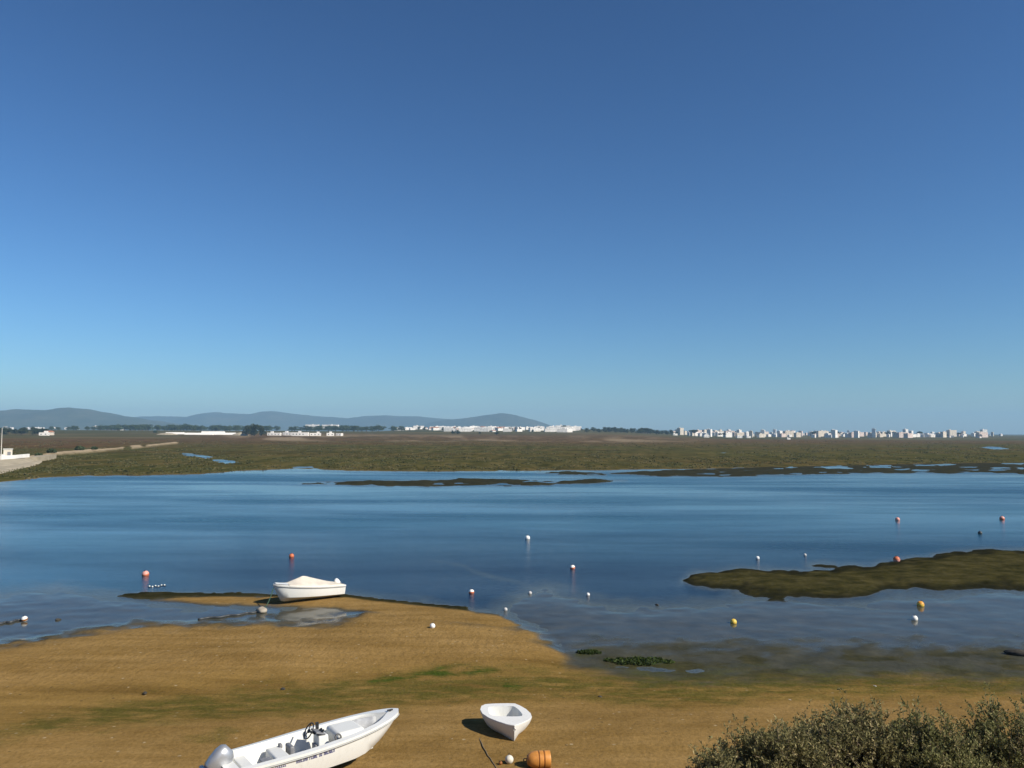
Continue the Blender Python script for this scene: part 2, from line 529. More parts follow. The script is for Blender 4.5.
ISLE = [(682, 581), (690, 575), (715, 572.5), (745, 569), (800, 571), (830, 569), (845, 566.5), (870, 566), (900, 562), (940, 555), (975, 550.5), (1010, 549.5), (1080, 552), (1200, 562), (1100, 584),
        (1024, 590), (960, 590), (900, 589), (880, 591), (866, 597), (840, 600), (800, 599), (770, 597), (740, 592), (710, 588)]
ISLE2 = [(806, 566), (820, 564), (836, 565), (838, 568), (815, 567.5)]
EDGES = [[(116, 596), (140, 592.5), (200, 592.8), (272, 594.2), (345, 595), (380, 599.5), (420, 603), (468, 607.5), (468, 610.5), (425, 606.2), (378, 602), (345, 597.4), (272, 596.8), (200, 596.6), (168, 598.5), (140, 599)]]
STRIPS = [[(300, 484), (330, 482), (380, 481), (450, 480), (520, 480), (580, 479.5), (627, 480.5), (600, 483), (540, 485), (470, 486.5), (400, 486.3), (350, 485.4)],
          [(536, 472.5), (570, 471.5), (600, 473), (606, 475), (570, 475.3)],
          [(610, 473), (640, 471), (700, 469.5), (760, 467), (860, 464.5), (1024, 462), (1500, 455), (1500, 478), (1024, 474), (960, 474.3), (890, 473.2), (800, 474.6), (720, 477), (650, 475.6)]]
MARSH = [(-600, 505), (-60, 490), (0, 482.5), (40, 478), (90, 476), (150, 475.5), (200, 474), (255, 470), (300, 468.5), (350, 471), (450, 471.5), (540, 470.5), (600, 470), (700, 469), (800, 467), (900, 464.5), (1024, 463), (1600, 450),
         (1600, 300), (-600, 300)]
CREEKS = [[(178, 452.5), (200, 454), (225, 459), (244, 463), (226, 464), (205, 458.5), (186, 455.5)], [(282, 470), (300, 465.5), (312, 466), (330, 470.5)], [(978, 447.2), (1000, 446.6), (1012, 449), (995, 450)],
          [(790, 467.2), (830, 466.4), (880, 466.3), (890, 467.6), (830, 468.6)], [(955, 468.6), (990, 466.8), (1024, 467), (1024, 470), (980, 470.2)], [(712, 452.5), (738, 452.2), (736, 453.6), (714, 453.8)],
          [(905, 470), (935, 469), (950, 470), (920, 471)]]
DIKE = [(-90, 468), (0, 463), (30, 460), (51, 456), (84, 453), (114, 450.4), (152, 446.4), (176, 443.5)]
WETZ = [(-500, 705), (0, 696), (130, 690), (260, 676), (380, 668), (470, 668), (560, 662), (640, 668), (1024, 676), (1600, 690), (1600, 708), (1024, 700), (880, 702), (700, 712), (560, 704), (430, 712), (300, 724), (160, 732), (0, 740), (-500, 760)]
ALG = [[(345, 685), (390, 677), (430, 670.5), (480, 671.5), (500, 675), (470, 682), (400, 685)], [(488, 694), (505, 683), (528, 685), (520, 694)], [(612, 660), (640, 656.5), (665, 662), (690, 669), (640, 668)],
       [(575, 656), (590, 650), (600, 653), (596, 658)], [(60, 726), (120, 709), (190, 701), (262, 697), (250, 708), (150, 722)], [(180, 754), (230, 738), (250, 740), (220, 756)]]
ALGW = [(-500, 752), (0, 738), (110, 706), (260, 690), (330, 684), (520, 676), (680, 670), (1024, 676), (1600, 690), (1600, 712), (1024, 696), (800, 700), (680, 708), (520, 696), (360, 716), (250, 724), (120, 736), (0, 750), (-500, 770)]


def terrain(x, y):
    x = np.asarray(x, float); y = np.asarray(y, float)
    u, v = project(x, y)
    d = np.hypot(x, y)
    pn = fbm(u / 17 + 3, v / 5 + 9, 4) - 0.5
    pn2 = fbm(u / 60 + 31, v / 9 + 4, 4) - 0.5
    near = np.clip((v - 430) / 170, 0.1, 1)
    jit = (pn * 9 + pn2 * 5) * near
    A = {}
    spd = sdf(u, v, SPIT) + 0.45 * jit
    sd = np.maximum(sdf(u, v, SAND, 120) + jit, spd)
    top = sdf(u, v, BANKTOP, 60)
    z_sand = np.where(sd > 0, 0.10 * (1 - np.exp(-np.clip(sd, 0, 200) / 14)), np.clip(sd * 0.012, -0.7, 0))
    z_sand = np.where(sd > 0, z_sand + (0.26 * sstep(-22, 24, top) + 0.16 * (fbm(x / 4.5 + 3, y / 3.2, 3) - 0.5) * sstep(10, 32, sd)) * sstep(0, 16, sd) * sstep(720, 690, v), z_sand)
    z_sand = z_sand + np.where(sd > 4, 0.26 * sstep(700, 748, v) + 0.05 * (fbm(x / 2.5, y / 2.5) - 0.5) * sstep(4, 20, sd), 0)
    # bank the photographer stands on
    z_sand = z_sand + np.clip(18.8 - y, 0, 16.2) * 0.43 + np.where(y < 18.8, 0.25 * (fbm(x / 1.7, y / 1.7) - 0.5) * sstep(18.8, 15, y), 0)
    z_sand = np.where(spd > -1, np.maximum(z_sand, 0.075 * sstep(-1, 4, spd) + 0.03 * (fbm(x / 1.6, y / 1.2, 3) - 0.5)), z_sand)
    mr = np.maximum(sdf(u, v, MUD_R), sdf(u, v, MUD_L)) + jit * 1.1
    st = sdf(u, v, STREAK) + jit * 0.25
    mr2 = mr
    z_st = np.where(st > -7, -0.022 - 0.20 * (1 - sstep(-6, 5, st)), -0.7)
    mn = fbm(x / 2.2, y / 1.3, 5) - 0.5
    z_mud = np.where(mr2 > -9, -0.045 + 0.072 * sstep(-9, 9, mr2) + 0.040 * mn + 0.060 * (fbm(x / 6 + 9, y / 6, 3) - 0.5), np.clip(-0.05 + (mr2 + 9) * 0.012, -0.7, 0.0))
    il = np.maximum(sdf(u, v, ISLE), sdf(u, v, ISLE2)) + jit * 0.8 + 4 * (fbm(x / 1.1 + 7, y / 2.2, 3) - 0.5)
    z_il = np.where(il > 0, 0.30 * (1 - np.exp(-il / 9)) + (0.16 * (fbm(x / 1.2, y / 1.2, 4) - 0.5) + 0.07 * (fbm(x / 0.3, y / 0.4, 3) - 0.5)) * sstep(0, 6, il), np.clip(il * 0.02, -0.7, 0))
    ed = np.full(u.shape, -90.0)
    for q in EDGES: ed = np.maximum(ed, sdf(u, v, q) + jit * 0.25)
    z_ed = np.where(ed > 0, 0.045 + 0.16 * (fbm(x / 1.3, y / 1.0, 3) - 0.5), np.clip(ed * 0.03, -0.7, 0))
    sp = np.full(u.shape, -90.0)
    for k_, q in enumerate(STRIPS): sp = np.maximum(sp, sdf(u, v, q) + jit * 0.7 - (0.25 if k_ < 2 else 0.2))
    sn = fbm(u / 22 + 8, v / 1.6, 4) - 0.5
    z_sp = np.where(sp > 0, 0.04 + 0.75 * sn + 0.03 * np.clip(sp, 0, 4), np.clip(sp * 0.05, -0.7, 0))
    ms = sdf(u, v, MARSH, 60) + jit * 0.5
    ms = np.where(v < 430.5, 60, ms)
    ck = np.full(u.shape, -90.0)
    for q in CREEKS: ck = np.maximum(ck, sdf(u, v, q) + (pn * 5.0) * near * 4)
    z_ms = np.where(ms > 0, 0.30 * (1 - np.exp(-ms / 3)) + 0.18 * (fbm(x / 4, y / 9, 4) - 0.5), np.clip(ms * 0.06, -0.7, 0))
    z_ms = np.where(ck > -0.6, np.minimum(z_ms, 0.12 - 0.16 * sstep(-0.6, 0.5, ck) + 0.45 * sn), z_ms)
    z_sp = np.where(ck > -0.6, np.minimum(z_sp, 0.12 - 0.16 * sstep(-0.6, 0.5, ck) + 0.45 * sn), z_sp)
    dk = pline(u, v, DIKE, 1.0)
    dike = np.where(u < 215, 1 - sstep(0.5, 1.7, dk + pn * 2.2), 0)
    z_ms = z_ms + dike * 0.8
    left = 1 - sstep(600, 740, u)
    rise = 9.0 * sstep(700, 1550, d) * left + 8.0 * sstep(1300, 2300, d) * sstep(370, 430, u) * (1 - sstep(600, 680, u)) + 3.0 * sstep(1250, 2400, d) * (1 - left)
    rise = np.where(y > 0, rise, 0)
    z_ms = z_ms + rise
    z = np.maximum.reduce([np.full(u.shape, -0.7), z_st, z_sand, z_mud, z_il, z_ed, z_sp, z_ms])
    # looks of the ground
    sd = np.maximum(sd, np.where(spd > -3, spd * 6 + 7, -90))
    near_ = v > 520
    A['marsh'] = sstep(-0.4, 1.2, ms) * (v < 520)
    A['mud'] = np.where(v > 520, (1 - sstep(3, 22, sd + 12 * pn2)), 1 - sstep(-0.4, 1.2, ms))
    A['film'] = np.where(v > 520, (1 - sstep(1, 18, sd + 14 * pn)), 0.12 * (1 - sstep(-0.4, 0.8, ms)))
    A['film'] = A['film'] * (1 - 0.75 * sstep(634, 662, v + 30 * pn) * sstep(545, 600, u) * (v > 520))
    A['film'] = np.maximum(A['film'], 0.30 * (1 - sstep(3, 14, sd)) * (v > 520)) * (1 - sstep(-2, 1, il)) * (1 - sstep(-1.5, 0.5, ed))
    weed = np.maximum(sstep(-2, 1, il), np.maximum(sstep(-1.5, 0.5, ed), sstep(-0.8, 0.4, sp) * 0.9 * (v < 520)))
    weed = np.maximum(weed, 0.85 * sstep(0.50, 0.62, fbm(x / 1.4 + 40, y / 0.9, 4)) * sstep(632, 660, v) * (1 - sstep(0, 16, sd)) * sstep(560, 640, u))
    A['weed'] = weed
    A['dark'] = np.maximum(0.75 * sstep(-2, 0, il) * (1 - sstep(1.0, 8.0, il + 8 * pn)), np.maximum(0.55 * sstep(-1.5, 0.5, ed), 0.45 * sstep(-0.8, 0.4, sp) * (v < 520) * (ms < 0.5)))
    al = np.zeros(u.shape)
    for k, q in enumerate(ALG): al = np.maximum(al, sstep(-4, 5, sdf(u, v, q) + 12 * pn) * (1.0 if k < 4 else 0.55))
    A['algae'] = np.maximum(al, 0.75 * sstep(-10, 10, sdf(u, v, ALGW) + 22 * pn))
    A['wet'] = np.clip(np.maximum(sstep(-10, 8, sdf(u, v, WETZ) + 12 * pn2), (1 - sstep(2, 16, sd + 8 * pn))) * (v > 520), 0, 1)
    A['ripple'] = sstep(-20, 15, top) * 1.0
    A['dry'] = np.maximum(dike * 1.0 * sstep(0.30, 0.42, fbm(u / 9 + 2, v / 3, 3)), 0.5 * sstep(640, 820, d) * (1 - sstep(900, 1250, d)) * left * sstep(200, 260, u) * sstep(0.40, 0.6, fbm(u / 40, v / 2.0 + 3)))
    A['dry'] = np.where(y < 18.4, 0.35 * sstep(18.4, 16, y), A['dry'])
    A['field'] = np.maximum(sstep(1000, 1350, d), 0.85 * sstep(780, 960, d) * sstep(230, 150, u)) * (y > 0)
    redl = sstep(170, 60, u) * sstep(452, 446, v) + sstep(448, 440, v) * 0.75 + 0.15
    A['red'] = np.clip(redl, 0, 1) * (v < 520)
    return z, A, (u, v)


def height(x, y):
    return float(terrain(np.array([x]), np.array([y]))[0][0])


def ground_grid():
    p = np.concatenate([np.arange(0.74, 12, 0.30), np.arange(12, 62, 0.42), np.arange(62, 350, 1.0), np.arange(350, 1400, 14)])
    dist = EYE * F / p + 0.0
    dist = np.concatenate([dist, [3.0, 1.0, -2.0, -6.0, -11.0]]) + 15.0
    inner = np.linspace(-0.70, 0.70, 640)
    ang = np.concatenate([-np.linspace(1.5, 0.71, 60), inner, np.linspace(0.71, 1.5, 60)])
    Dm, Tm = np.meshgrid(dist, ang, indexing='ij')
    # ray fans start 15 m behind the camera, so the sheet reaches well to both sides of it
    x = Tm * np.minimum(Dm, Dm) * np.where(Dm < 60, 1, 1)
    y = Dm - 15.0
    z, A, _ = terrain(x.ravel(), y.ravel())
    return x, y, z.reshape(x.shape), {k: np.asarray(a, float).reshape(x.shape) for k, a in A.items()}


gx, gy, gz, gA = ground_grid()
nr, nc = gx.shape
idx = np.arange(nr * nc).reshape(nr, nc)
quads = np.stack([idx[1:, :-1], idx[1:, 1:], idx[:-1, 1:], idx[:-1, :-1]], -1).reshape(-1, 4)
verts = np.stack([gx.ravel(), gy.ravel(), gz.ravel()], 1)


def fmean(a):
    return a.ravel()[quads].mean(1)


def submesh(name, mask, mat, attrs, vz=None, label=None):
    q = quads[mask]
    used, inv = np.unique(q, return_inverse=True)
    V = verts[used].copy()
    if vz is not None: V[:, 2] = vz
    o = mesh_np(name, V, inv.reshape(-1, 4), [mat], True)
    for k, a in attrs.items():
        at = o.data.attributes.new(k, 'FLOAT', 'POINT')
        at.data.foreach_set('value', a.ravel()[used].astype(np.float32))
    o['kind'] = 'structure'
    return o


fy = fmean(gy); fz = fmean(gz); fd = fmean(np.hypot(gx, gy)); fu, fv = project(fmean(gx), fy)
f_field = (fmean(gA['field']) > 0.5)
f_marsh = (fmean(gA['marsh']) > 0.5) & ~f_field
f_bank = (fy < 18.8)
f_isle = (fmean(gA['weed']) > 0.5) & ~f_marsh & ~f_field & (fz > -0.05) & (fv < 640)
f_mud = (fmean(gA['mud']) > 0.5) & ~f_marsh & ~f_field & ~f_bank & ~f_isle & (fz > -0.15)
rest = ~(f_field | f_marsh | f_bank | f_isle | f_mud)
f_sand = rest & (fz > -0.06)
f_bed = rest & ~f_sand
for nm, mk in (('plain', f_field), ('marsh', f_marsh), ('bank', f_bank), ('weed_flat', f_isle), ('mud_flat', f_mud), ('beach', f_sand), ('lagoon_bed', f_bed)):
    if mk.any(): submesh(nm, mk, M['ground'], gA)
_wu, _wv = project(gx, gy)
# the channel value turns the water darker along the spit, lighter blue in mid-lagoon
_spit_dark = sstep(520, 572, _wv + 26 * (fbm(gx / 30, gy / 14, 4) - 0.5)) * (0.25 + 0.75 * sstep(40, 300, _wu))
gdep = np.clip(-gz / 0.12, 0, 1)
wmask = (np.min(gz.ravel()[quads], 1) < 0.02) & (fy > 14)
submesh('water', wmask, M['water'], {'depth': gdep, 'spit_dark': _spit_dark}, 0.0)


# ------------------------------------------------------------------ hills and haze
def hill_material():
    m, t, b = nodes('hill')
    co = N(t, 'TexCoord').outputs['Object']
    f = noise(t, 0.004, 7, 0.65, co); g_ = noise(t, 0.02, 5, 0.6, co)
    c = ramp(t, f, [(0.32, (0.035, 0.044, 0.026)), (0.52, (0.066, 0.070, 0.040)), (0.68, (0.13, 0.115, 0.075))])
    c = mix(t, 0.5, c, ramp(t, g_, [(0.4, (0.04, 0.05, 0.03)), (0.7, (0.10, 0.095, 0.06))]))
    t.links.new(c, b.inputs['Base Color']); b.inputs['Roughness'].default_value = 1
    b.inputs['Specular IOR Level'].default_value = 0
    return m


M['hill'] = hill_material()


def hill(name, prof, D, thick, seed, rows=26):
    us = np.linspace(prof[0][0], prof[-1][0], 420)
    vt = lerp_pts(prof, us)
    hor = 430 + (us / 1024) * 4
    ht = np.maximum((hor - vt) / F * D + 9, 0)
    ht = ht + (fbm(us / 9 + seed, us * 0 + seed, 4) - 0.5) * 9 * np.clip(ht / 60, 0, 1)
    ts = np.linspace(-1, 1, rows)
    V = []
    for i, tt in enumerate(ts):
        yy = D + tt * thick
        xx = (us - 512) / F * (D * 0.45 + yy * 0.55)
        sh = np.cos(np.clip(tt, -1, 1) * math.pi / 2) ** 1.15
        zz = ht * sh * (1 + 0.55 * (fbm(xx / 420 + seed, xx * 0 + yy / 420, 4) - 0.5) * (1 - (1 - abs(tt)) ** 3)) - 1.5
        V.append(np.stack([xx, np.full_like(xx, yy), zz], 1))
    V = np.concatenate(V)
    n = len(us)
    id_ = np.arange(rows * n).reshape(rows, n)
    q = np.stack([id_[:-1, :-1], id_[:-1, 1:], id_[1:, 1:], id_[1:, :-1]], -1).reshape(-1, 4)
    o = mesh_np(name, V, q, [M['hill']], True)
    o['kind'] = 'structure'
    return o


hill('hills', [(-480, 416), (-250, 409), (-120, 414), (0, 419), (60, 420), (120, 418), (160, 416.5), (188, 417), (205, 413), (217, 412), (232, 413.6), (252, 414), (262, 411.6), (273, 411), (290, 413.2), (312, 415.4), (330, 417), (348, 418.4),
               (368, 416.4), (400, 416), (430, 417.5), (455, 419.5), (480, 421), (520, 424), (560, 428.5), (600, 429.2), (660, 430), (720, 431.4), (760, 432.8)], 8000, 1300, 3)
hill('hill', [(-300, 421), (-160, 413), (-60, 415), (0, 411.5), (18, 409.2), (46, 409.6), (58, 408), (70, 407), (88, 408.4), (100, 411), (120, 415.5), (142, 418.6), (175, 423), (215, 430)], 5200, 900, 11)
hill('hill', [(400, 430), (440, 420.5), (466, 418), (485, 415.5), (500, 413.6), (512, 414.6), (530, 418.5), (548, 424), (556, 427.2), (575, 432)], 6800, 800, 23)

hz = MB()
hz.box((0, 4900, 135), (19000, 10600, 274))
ho = hz.build('haze', [], smooth=False)
ho['kind'] = 'stuff'
hm = bpy.data.materials.new('haze_air'); hm.use_nodes = True
ht_ = hm.node_tree
for n in list(ht_.nodes):
    if n.type == 'BSDF_PRINCIPLED': ht_.nodes.remove(n)
pv = ht_.nodes.new('ShaderNodeVolumePrincipled')
pv.inputs['Color'].default_value = (0.42, 0.72, 1.0, 1)
pv.inputs['Density'].default_value = 0.00013
pv.inputs['Anisotropy'].default_value = 0.0
ht_.links.new(pv.outputs[0], ht_.nodes['Material Output'].inputs['Volume'])
ho.data.materials.append(hm)


# ------------------------------------------------------------------ tufts on the marsh and the weed banks
def tufts(name, xy, z, w, h, blades, mat_, seed, tint):
    r = np.random.default_rng(seed)
    n = len(xy); k = blades
    base = np.repeat(np.column_stack([xy, z]), k, 0)
    W_ = np.repeat(w, k); H_ = np.repeat(h, k)
    base[:, :2] += r.normal(size=(n * k, 2)) * (W_ * 0.42)[:, None]
    a = r.uniform(0, 2 * math.pi, n * k); lean = r.normal(size=(n * k, 2)) * (H_ * 0.35)[:, None]
    hw = (W_ * r.uniform(0.12, 0.30, n * k))[:, None]
    d_ = np.column_stack([np.cos(a), np.sin(a), np.zeros(n * k)]) * hw
    hh = H_ * r.uniform(0.5, 1.1, n * k)
    topc = base + np.column_stack([lean, hh]); lowc = base - np.array([0, 0, 0.08])
    V = np.stack([lowc - d_, lowc + d_, topc + d_ * 0.55, topc - d_ * 0.55], 1).reshape(-1, 3)
    o = mesh_np(name, V, np.arange(len(V)).reshape(-1, 4), [mat_], False)
    at_ = o.data.attributes.new('tint', 'FLOAT', 'POINT')
    tt = np.clip(np.repeat(tint, k) + r.normal(size=n * k) * 0.10, 0, 1)
    at_.data.foreach_set('value', np.repeat(tt, 4).astype(np.float32))
    o['kind'] = 'stuff'
    return o


def scatter(n, vlo, vhi, test, seed, power=1.0):
    r = np.random.default_rng(seed)
    v = vlo + (vhi - vlo) * r.random(n) ** power; u = r.uniform(-160, 1184, n)
    pts = np.array([G(a, b_, 0)[:2] for a, b_ in zip(u, v)])
    z, A, _ = terrain(pts[:, 0], pts[:, 1])
    m = test(u, v, z, A, pts)
    return pts[m], z[m], v[m], u[m], {k: a[m] for k, a in A.items()}


M['marshgrass'] = leafmat('marsh_grass', (0.050, 0.058, 0.018), (0.098, 0.094, 0.034), (0.165, 0.125, 0.055))
p_, z_, v_, u_, A_ = scatter(15000, 441, 479, lambda u, v, z, A, p: (A['marsh'] > 0.6) & (z > 0.02) & (A['dry'] < 0.3) & (fbm(u / 24 + 2, v / 2.2, 4) > 0.44), 21)
dd = np.hypot(p_[:, 0], p_[:, 1]); r_ = np.random.default_rng(5)
sz = 0.5 + 1.1 * r_.random(len(p_)) ** 2 + dd / 900
tufts('marsh_grass', p_, z_, sz, 0.10 + 0.12 * r_.random(len(p_)) + dd / 6000, 5, M['marshgrass'], 3, np.clip(0.15 + 0.75 * fbm(u_ / 40, v_ / 3.0, 4) + 0.25 * A_['red'] + 0.22 * r_.normal(size=len(p_)) - 0.1, 0, 1))


# ------------------------------------------------------------------ far quay, hut and pole
def quay():
    # points along the crest: it runs from out of frame to the corner and back along the dike
    crest = [G(a, b_, 1.6) for a, b_ in ((-200, 470), (0, 459.6), (14, 458.6), (28, 457.2), (36, 455.6))]
    foot = [G(a, b_, -0.1) for a, b_ in ((-200, 520), (-2, 479.5), (17, 474.6), (42, 466.8), (46, 461.2))]
    r = empty('quay_wall', (0, 0, 0), 0, 'low quay with sloped pale stone foot and whitewashed top at the far left shore', 'quay')
    m = MB()
    K = len(crest)
    mid = lambda p, q, t_: tuple(np.array(p) * (1 - t_) + np.array(q) * t_)
    ledge_o = [mid(p, q, 0.42) for p, q in zip(foot, crest)]; ledge_i = [mid(p, q, 0.66) for p, q in zip(foot, crest)]
    ledge_i = [(p[0], p[1], q[2] + 0.05) for p, q in zip(ledge_i, ledge_o)]
    back = [(p[0] - 2.0, p[1] + 14, -0.3) for p in crest]
    backt = [(p[0] - 2.0, p[1] + 14, p[2]) for p in crest]
    loops = [foot, ledge_o, ledge_i, crest, backt, back]
    vs = [p for L in loops for p in L]
    fs = [[i * K + k, i * K + k + 1, (i + 1) * K + k + 1, (i + 1) * K + k] for i in range(5) for k in range(K - 1)]
    fs += [[K - 1 + K * i for i in range(6)], [K * i for i in range(6)][::-1]]
    m.add(vs, fs)
    m.build('stone_slope', M['quay'], r, False)
    w = MB()
    for p, q in zip(crest[:3], crest[1:4]):
        p = np.array(p); q = np.array(q); d_ = (q - p); L = np.hypot(d_[0], d_[1])
        w.box((p + q) / 2 + np.array([-0.25, 0.6, 0.42]), (L + 0.3, 0.5, 0.95), math.atan2(d_[1], d_[0]))
    w.build('parapet', M['quaytop'], r, False, 0.04)


quay()


def at(px, D, z=None):
    """a spot at depth D in the direction of a picture column"""
    x = (px - 512) / F * D
    if z is None: z = height(x, D)
    return (x, D, z)


h0 = empty('quay_hut', at(10, 208, 1.5), 0.5, 'small cream flat roofed hut standing behind the white quay parapet', 'hut')
q = MB(); q.box((0, 0, 1.25), (1.9, 1.9, 2.5)); q.build('wall', M['hut'], h0, False, 0.03)
q = MB(); q.box((0, 0, 2.58), (2.15, 2.15, 0.16)); q.build('roof', M['quaytop'], h0, False, 0.03)
q = MB(); q.box((0.3, -0.962, 0.95), (0.75, 0.03, 1.85)); q.build('door', M['grey'], h0, False)
pl = empty('lamp_post', at(3.2, 200, 1.5), 0, 'tall thin pale lamp post on the quay at the left edge', 'lamp post')
q = MB(); q.tube([(0, 0, 0), (0, 0, 4), (0, 0, 8.0)], [0.13, 0.10, 0.07], 10); q.build('pole', M['pole'], pl)
q = MB(); q.tube([(0, 0, 7.9), (0.25, 0, 8.25), (0.8, 0, 8.35)], [0.05, 0.05, 0.045], 8); q.build('arm', M['pole'], pl)
q = MB(); q.box((1.0, 0, 8.33), (0.6, 0.24, 0.12), 0, 0, 0.7); q.build('lamp_head', M['greyw'], pl, False, 0.02)
cr = MB(); cr.box((0, 0, 0.6), (2.6, 1.6, 1.2)); cr.box((0, 0, 1.24), (2.75, 1.75, 0.09))
tag(cr.build('crate', M['wash'], None, False, 0.04), 'low white box behind the quay parapet beside the lamp post', 'box').location = at(0.4, 206, 1.5)


# ------------------------------------------------------------------ trees
def leaf_cloud(lobes, n, size, seed, flat=1.0):
    r = np.random.default_rng(seed)
    P_ = []; tint = []
    w = np.array([l[3] ** 2 for l in lobes]); w = w / w.sum()
    which = r.choice(len(lobes), n, p=w)
    for k in range(n):
        cx, cy, cz, R_, fz_ = lobes[which[k]]
        d_ = r.normal(size=3); d_ /= np.linalg.norm(d_)
        rr = R_ * (0.62 + 0.48 * r.random() ** 0.6)
        P_.append((cx + d_[0] * rr, cy + d_[1] * rr, cz + d_[2] * rr * fz_)); tint.append(r.random())
    P_ = np.array(P_)
    a = r.normal(size=(n, 3)); a /= np.linalg.norm(a, axis=1)[:, None]
    b_ = np.cross(a, r.normal(size=(n, 3))); b_ /= np.linalg.norm(b_, axis=1)[:, None]
    s_ = size * (0.6 + 0.8 * r.random(n))[:, None]
    V = np.stack([P_ - a * s_ - b_ * s_ * 0.5, P_ + a * s_ - b_ * s_ * 0.6, P_ + a * s_ * 0.8 + b_ * s_ * 0.6, P_ - a * s_ * 0.7 + b_ * s_ * 0.5], 1).reshape(-1, 3)
    Fq = np.arange(4 * n).reshape(n, 4)
    return V, Fq, np.repeat(np.array(tint), 4)


def tree_proto(name, kind, seed, label, group):
    r = random.Random(seed)
    t = empty(name, (0, 0, -500), 0, label, 'tree', group)
    H_ = 10.0
    b_ = MB()
    lob = []
    if kind == 'pine':
        b_.tube([(0, 0, -0.5), (0.15, 0.1, 3), (0.1, 0.25, 6.5)], [0.35, 0.26, 0.16], 8)
        for k in range(9):
            a = k * 2.4; rad = r.uniform(0.5, 3.2)
            lob.append((rad * math.cos(a), rad * math.sin(a), r.uniform(6.2, 8.4) - rad * 0.3, r.uniform(1.1, 1.9), 0.62))
            b_.tube([(0.1, 0.2, r.uniform(4, 6)), (lob[-1][0] * .6, lob[-1][1] * .6, lob[-1][2] - .9), lob[-1][:3]], [0.12, 0.08, 0.03], 5)
    else:
        b_.tube([(0, 0, -0.5), (0.1, 0.05, 2), (0.05, 0.15, 5.5)], [0.34, 0.27, 0.14], 8)
        for k in range(13):
            a = k * 2.4; rad = r.uniform(0.2, 3.1); zz = r.uniform(2.0, 8.2)
            rad *= (1.0 if zz < 6 else 0.5)
            lob.append((rad * math.cos(a), rad * math.sin(a), zz, r.uniform(1.0, 1.9), 0.85))
            b_.tube([(0.05, 0.1, max(1.2, zz * 0.5)), (rad * .5 * math.cos(a), rad * .5 * math.sin(a), zz * 0.8), lob[-1][:3]], [0.11, 0.07, 0.03], 5)
    b_.build('trunk', M['bark'], t)
    V, Fq, tt = leaf_cloud(lob, 700, 0.38, seed)
    c = mesh_np('crown', V, Fq, [M['pine' if kind == 'pine' else 'broad']], False, None, t)
    at_ = c.data.attributes.new('tint', 'FLOAT', 'POINT'); at_.data.foreach_set('value', tt.astype(np.float32))
    return t


LB = {
    'mast': ('dark rounded tree in the tree belt right of the white village', 'trees of the belt right of the village'),
    'wood': ('green tree of the long wood below the far hills at left', 'trees of the wood below the left hills'),
    'left': ('dark tree of the clump behind the far left quay', 'trees behind the left quay'),
    'clump': ('large dark tree of the lone clump on the marsh edge', 'trees of the lone dark clump'),
    'vill': ('small dark tree standing among the white village houses', 'trees among the village houses'),
    'town': ('dark tree standing among the blocks of the far right town', 'trees among the town blocks'),
}
PROTO = {}
for i, (k, kind) in enumerate((('mast', 'broad'), ('wood', 'broad'), ('left', 'broad'), ('clump', 'broad'), ('vill', 'broad'), ('town', 'pine'))):
    PROTO[k] = [tree_proto('pine_tree' if kind == 'pine' else 'leafy_tree', kind, 50 + i * 7 + j, *LB[k]) for j in range(2)]
    if k in ('clump', 'mast', 'left', 'vill'):
        for p_ in PROTO[k]:
            for ch in p_.children:
                if ch.name.startswith('crown'): ch.data.materials[0] = M['pine']
used_proto = set()


def tree(kind, px, D, h, wide=1.0):
    p_ = random.choice(PROTO[kind])
    if p_.name in used_proto: o = copy_tree(p_)
    else:
        o = p_; used_proto.add(p_.name)
    o.location = at(px, D); s_ = h / 9.5
    o.scale = (s_ * wide, s_ * wide, s_); o.rotation_euler = (0, 0, random.uniform(0, 6.28))
    return o


for k in range(48): tree('mast', random.uniform(584, 684), random.uniform(1350, 1600), random.uniform(7, 10.5), 1.5)
for k in range(92): tree('wood', random.uniform(100, 404), random.uniform(1450, 1850), random.uniform(9, 13.5), 2.1)
for k in range(40): tree('wood', random.uniform(104, 240), random.uniform(1450, 1650), random.uniform(9, 12.5), 1.8)
for k in range(26): tree('wood', random.uniform(50, 112), random.uniform(1450, 1900), random.uniform(6, 10), 1.6)
for k in range(44): tree('left', random.uniform(-40, 47), random.uniform(890, 1010), random.uniform(5.5, 8.5), 1.5)
for px, D, h, w_ in ((248, 960, 13, 1.3), (255.5, 950, 15, 1.15), (262, 955, 12.5, 1.2), (252, 975, 13, 1.2)): tree('clump', px, D, h, w_)
for k in range(38): tree('vill', random.uniform(372, 590), random.uniform(1350, 2100), random.uniform(5, 9), 1.2)
for px, D, h in ((458, 1150, 7), (453, 1170, 6), (497, 1130, 5.5), (480, 1180, 4), (562, 1800, 11), (565, 1820, 12)): tree('vill', px, D, h, 1.5)
for k in range(24): tree('town', random.uniform(690, 985), random.uniform(1400, 1900), random.uniform(6, 13), 1.3)
for k_, ps in PROTO.items():
    for p_ in ps:
        if p_.name not in used_proto:
            for ch in list(p_.children): bpy.data.objects.remove(ch)
            bpy.data.objects.remove(p_)


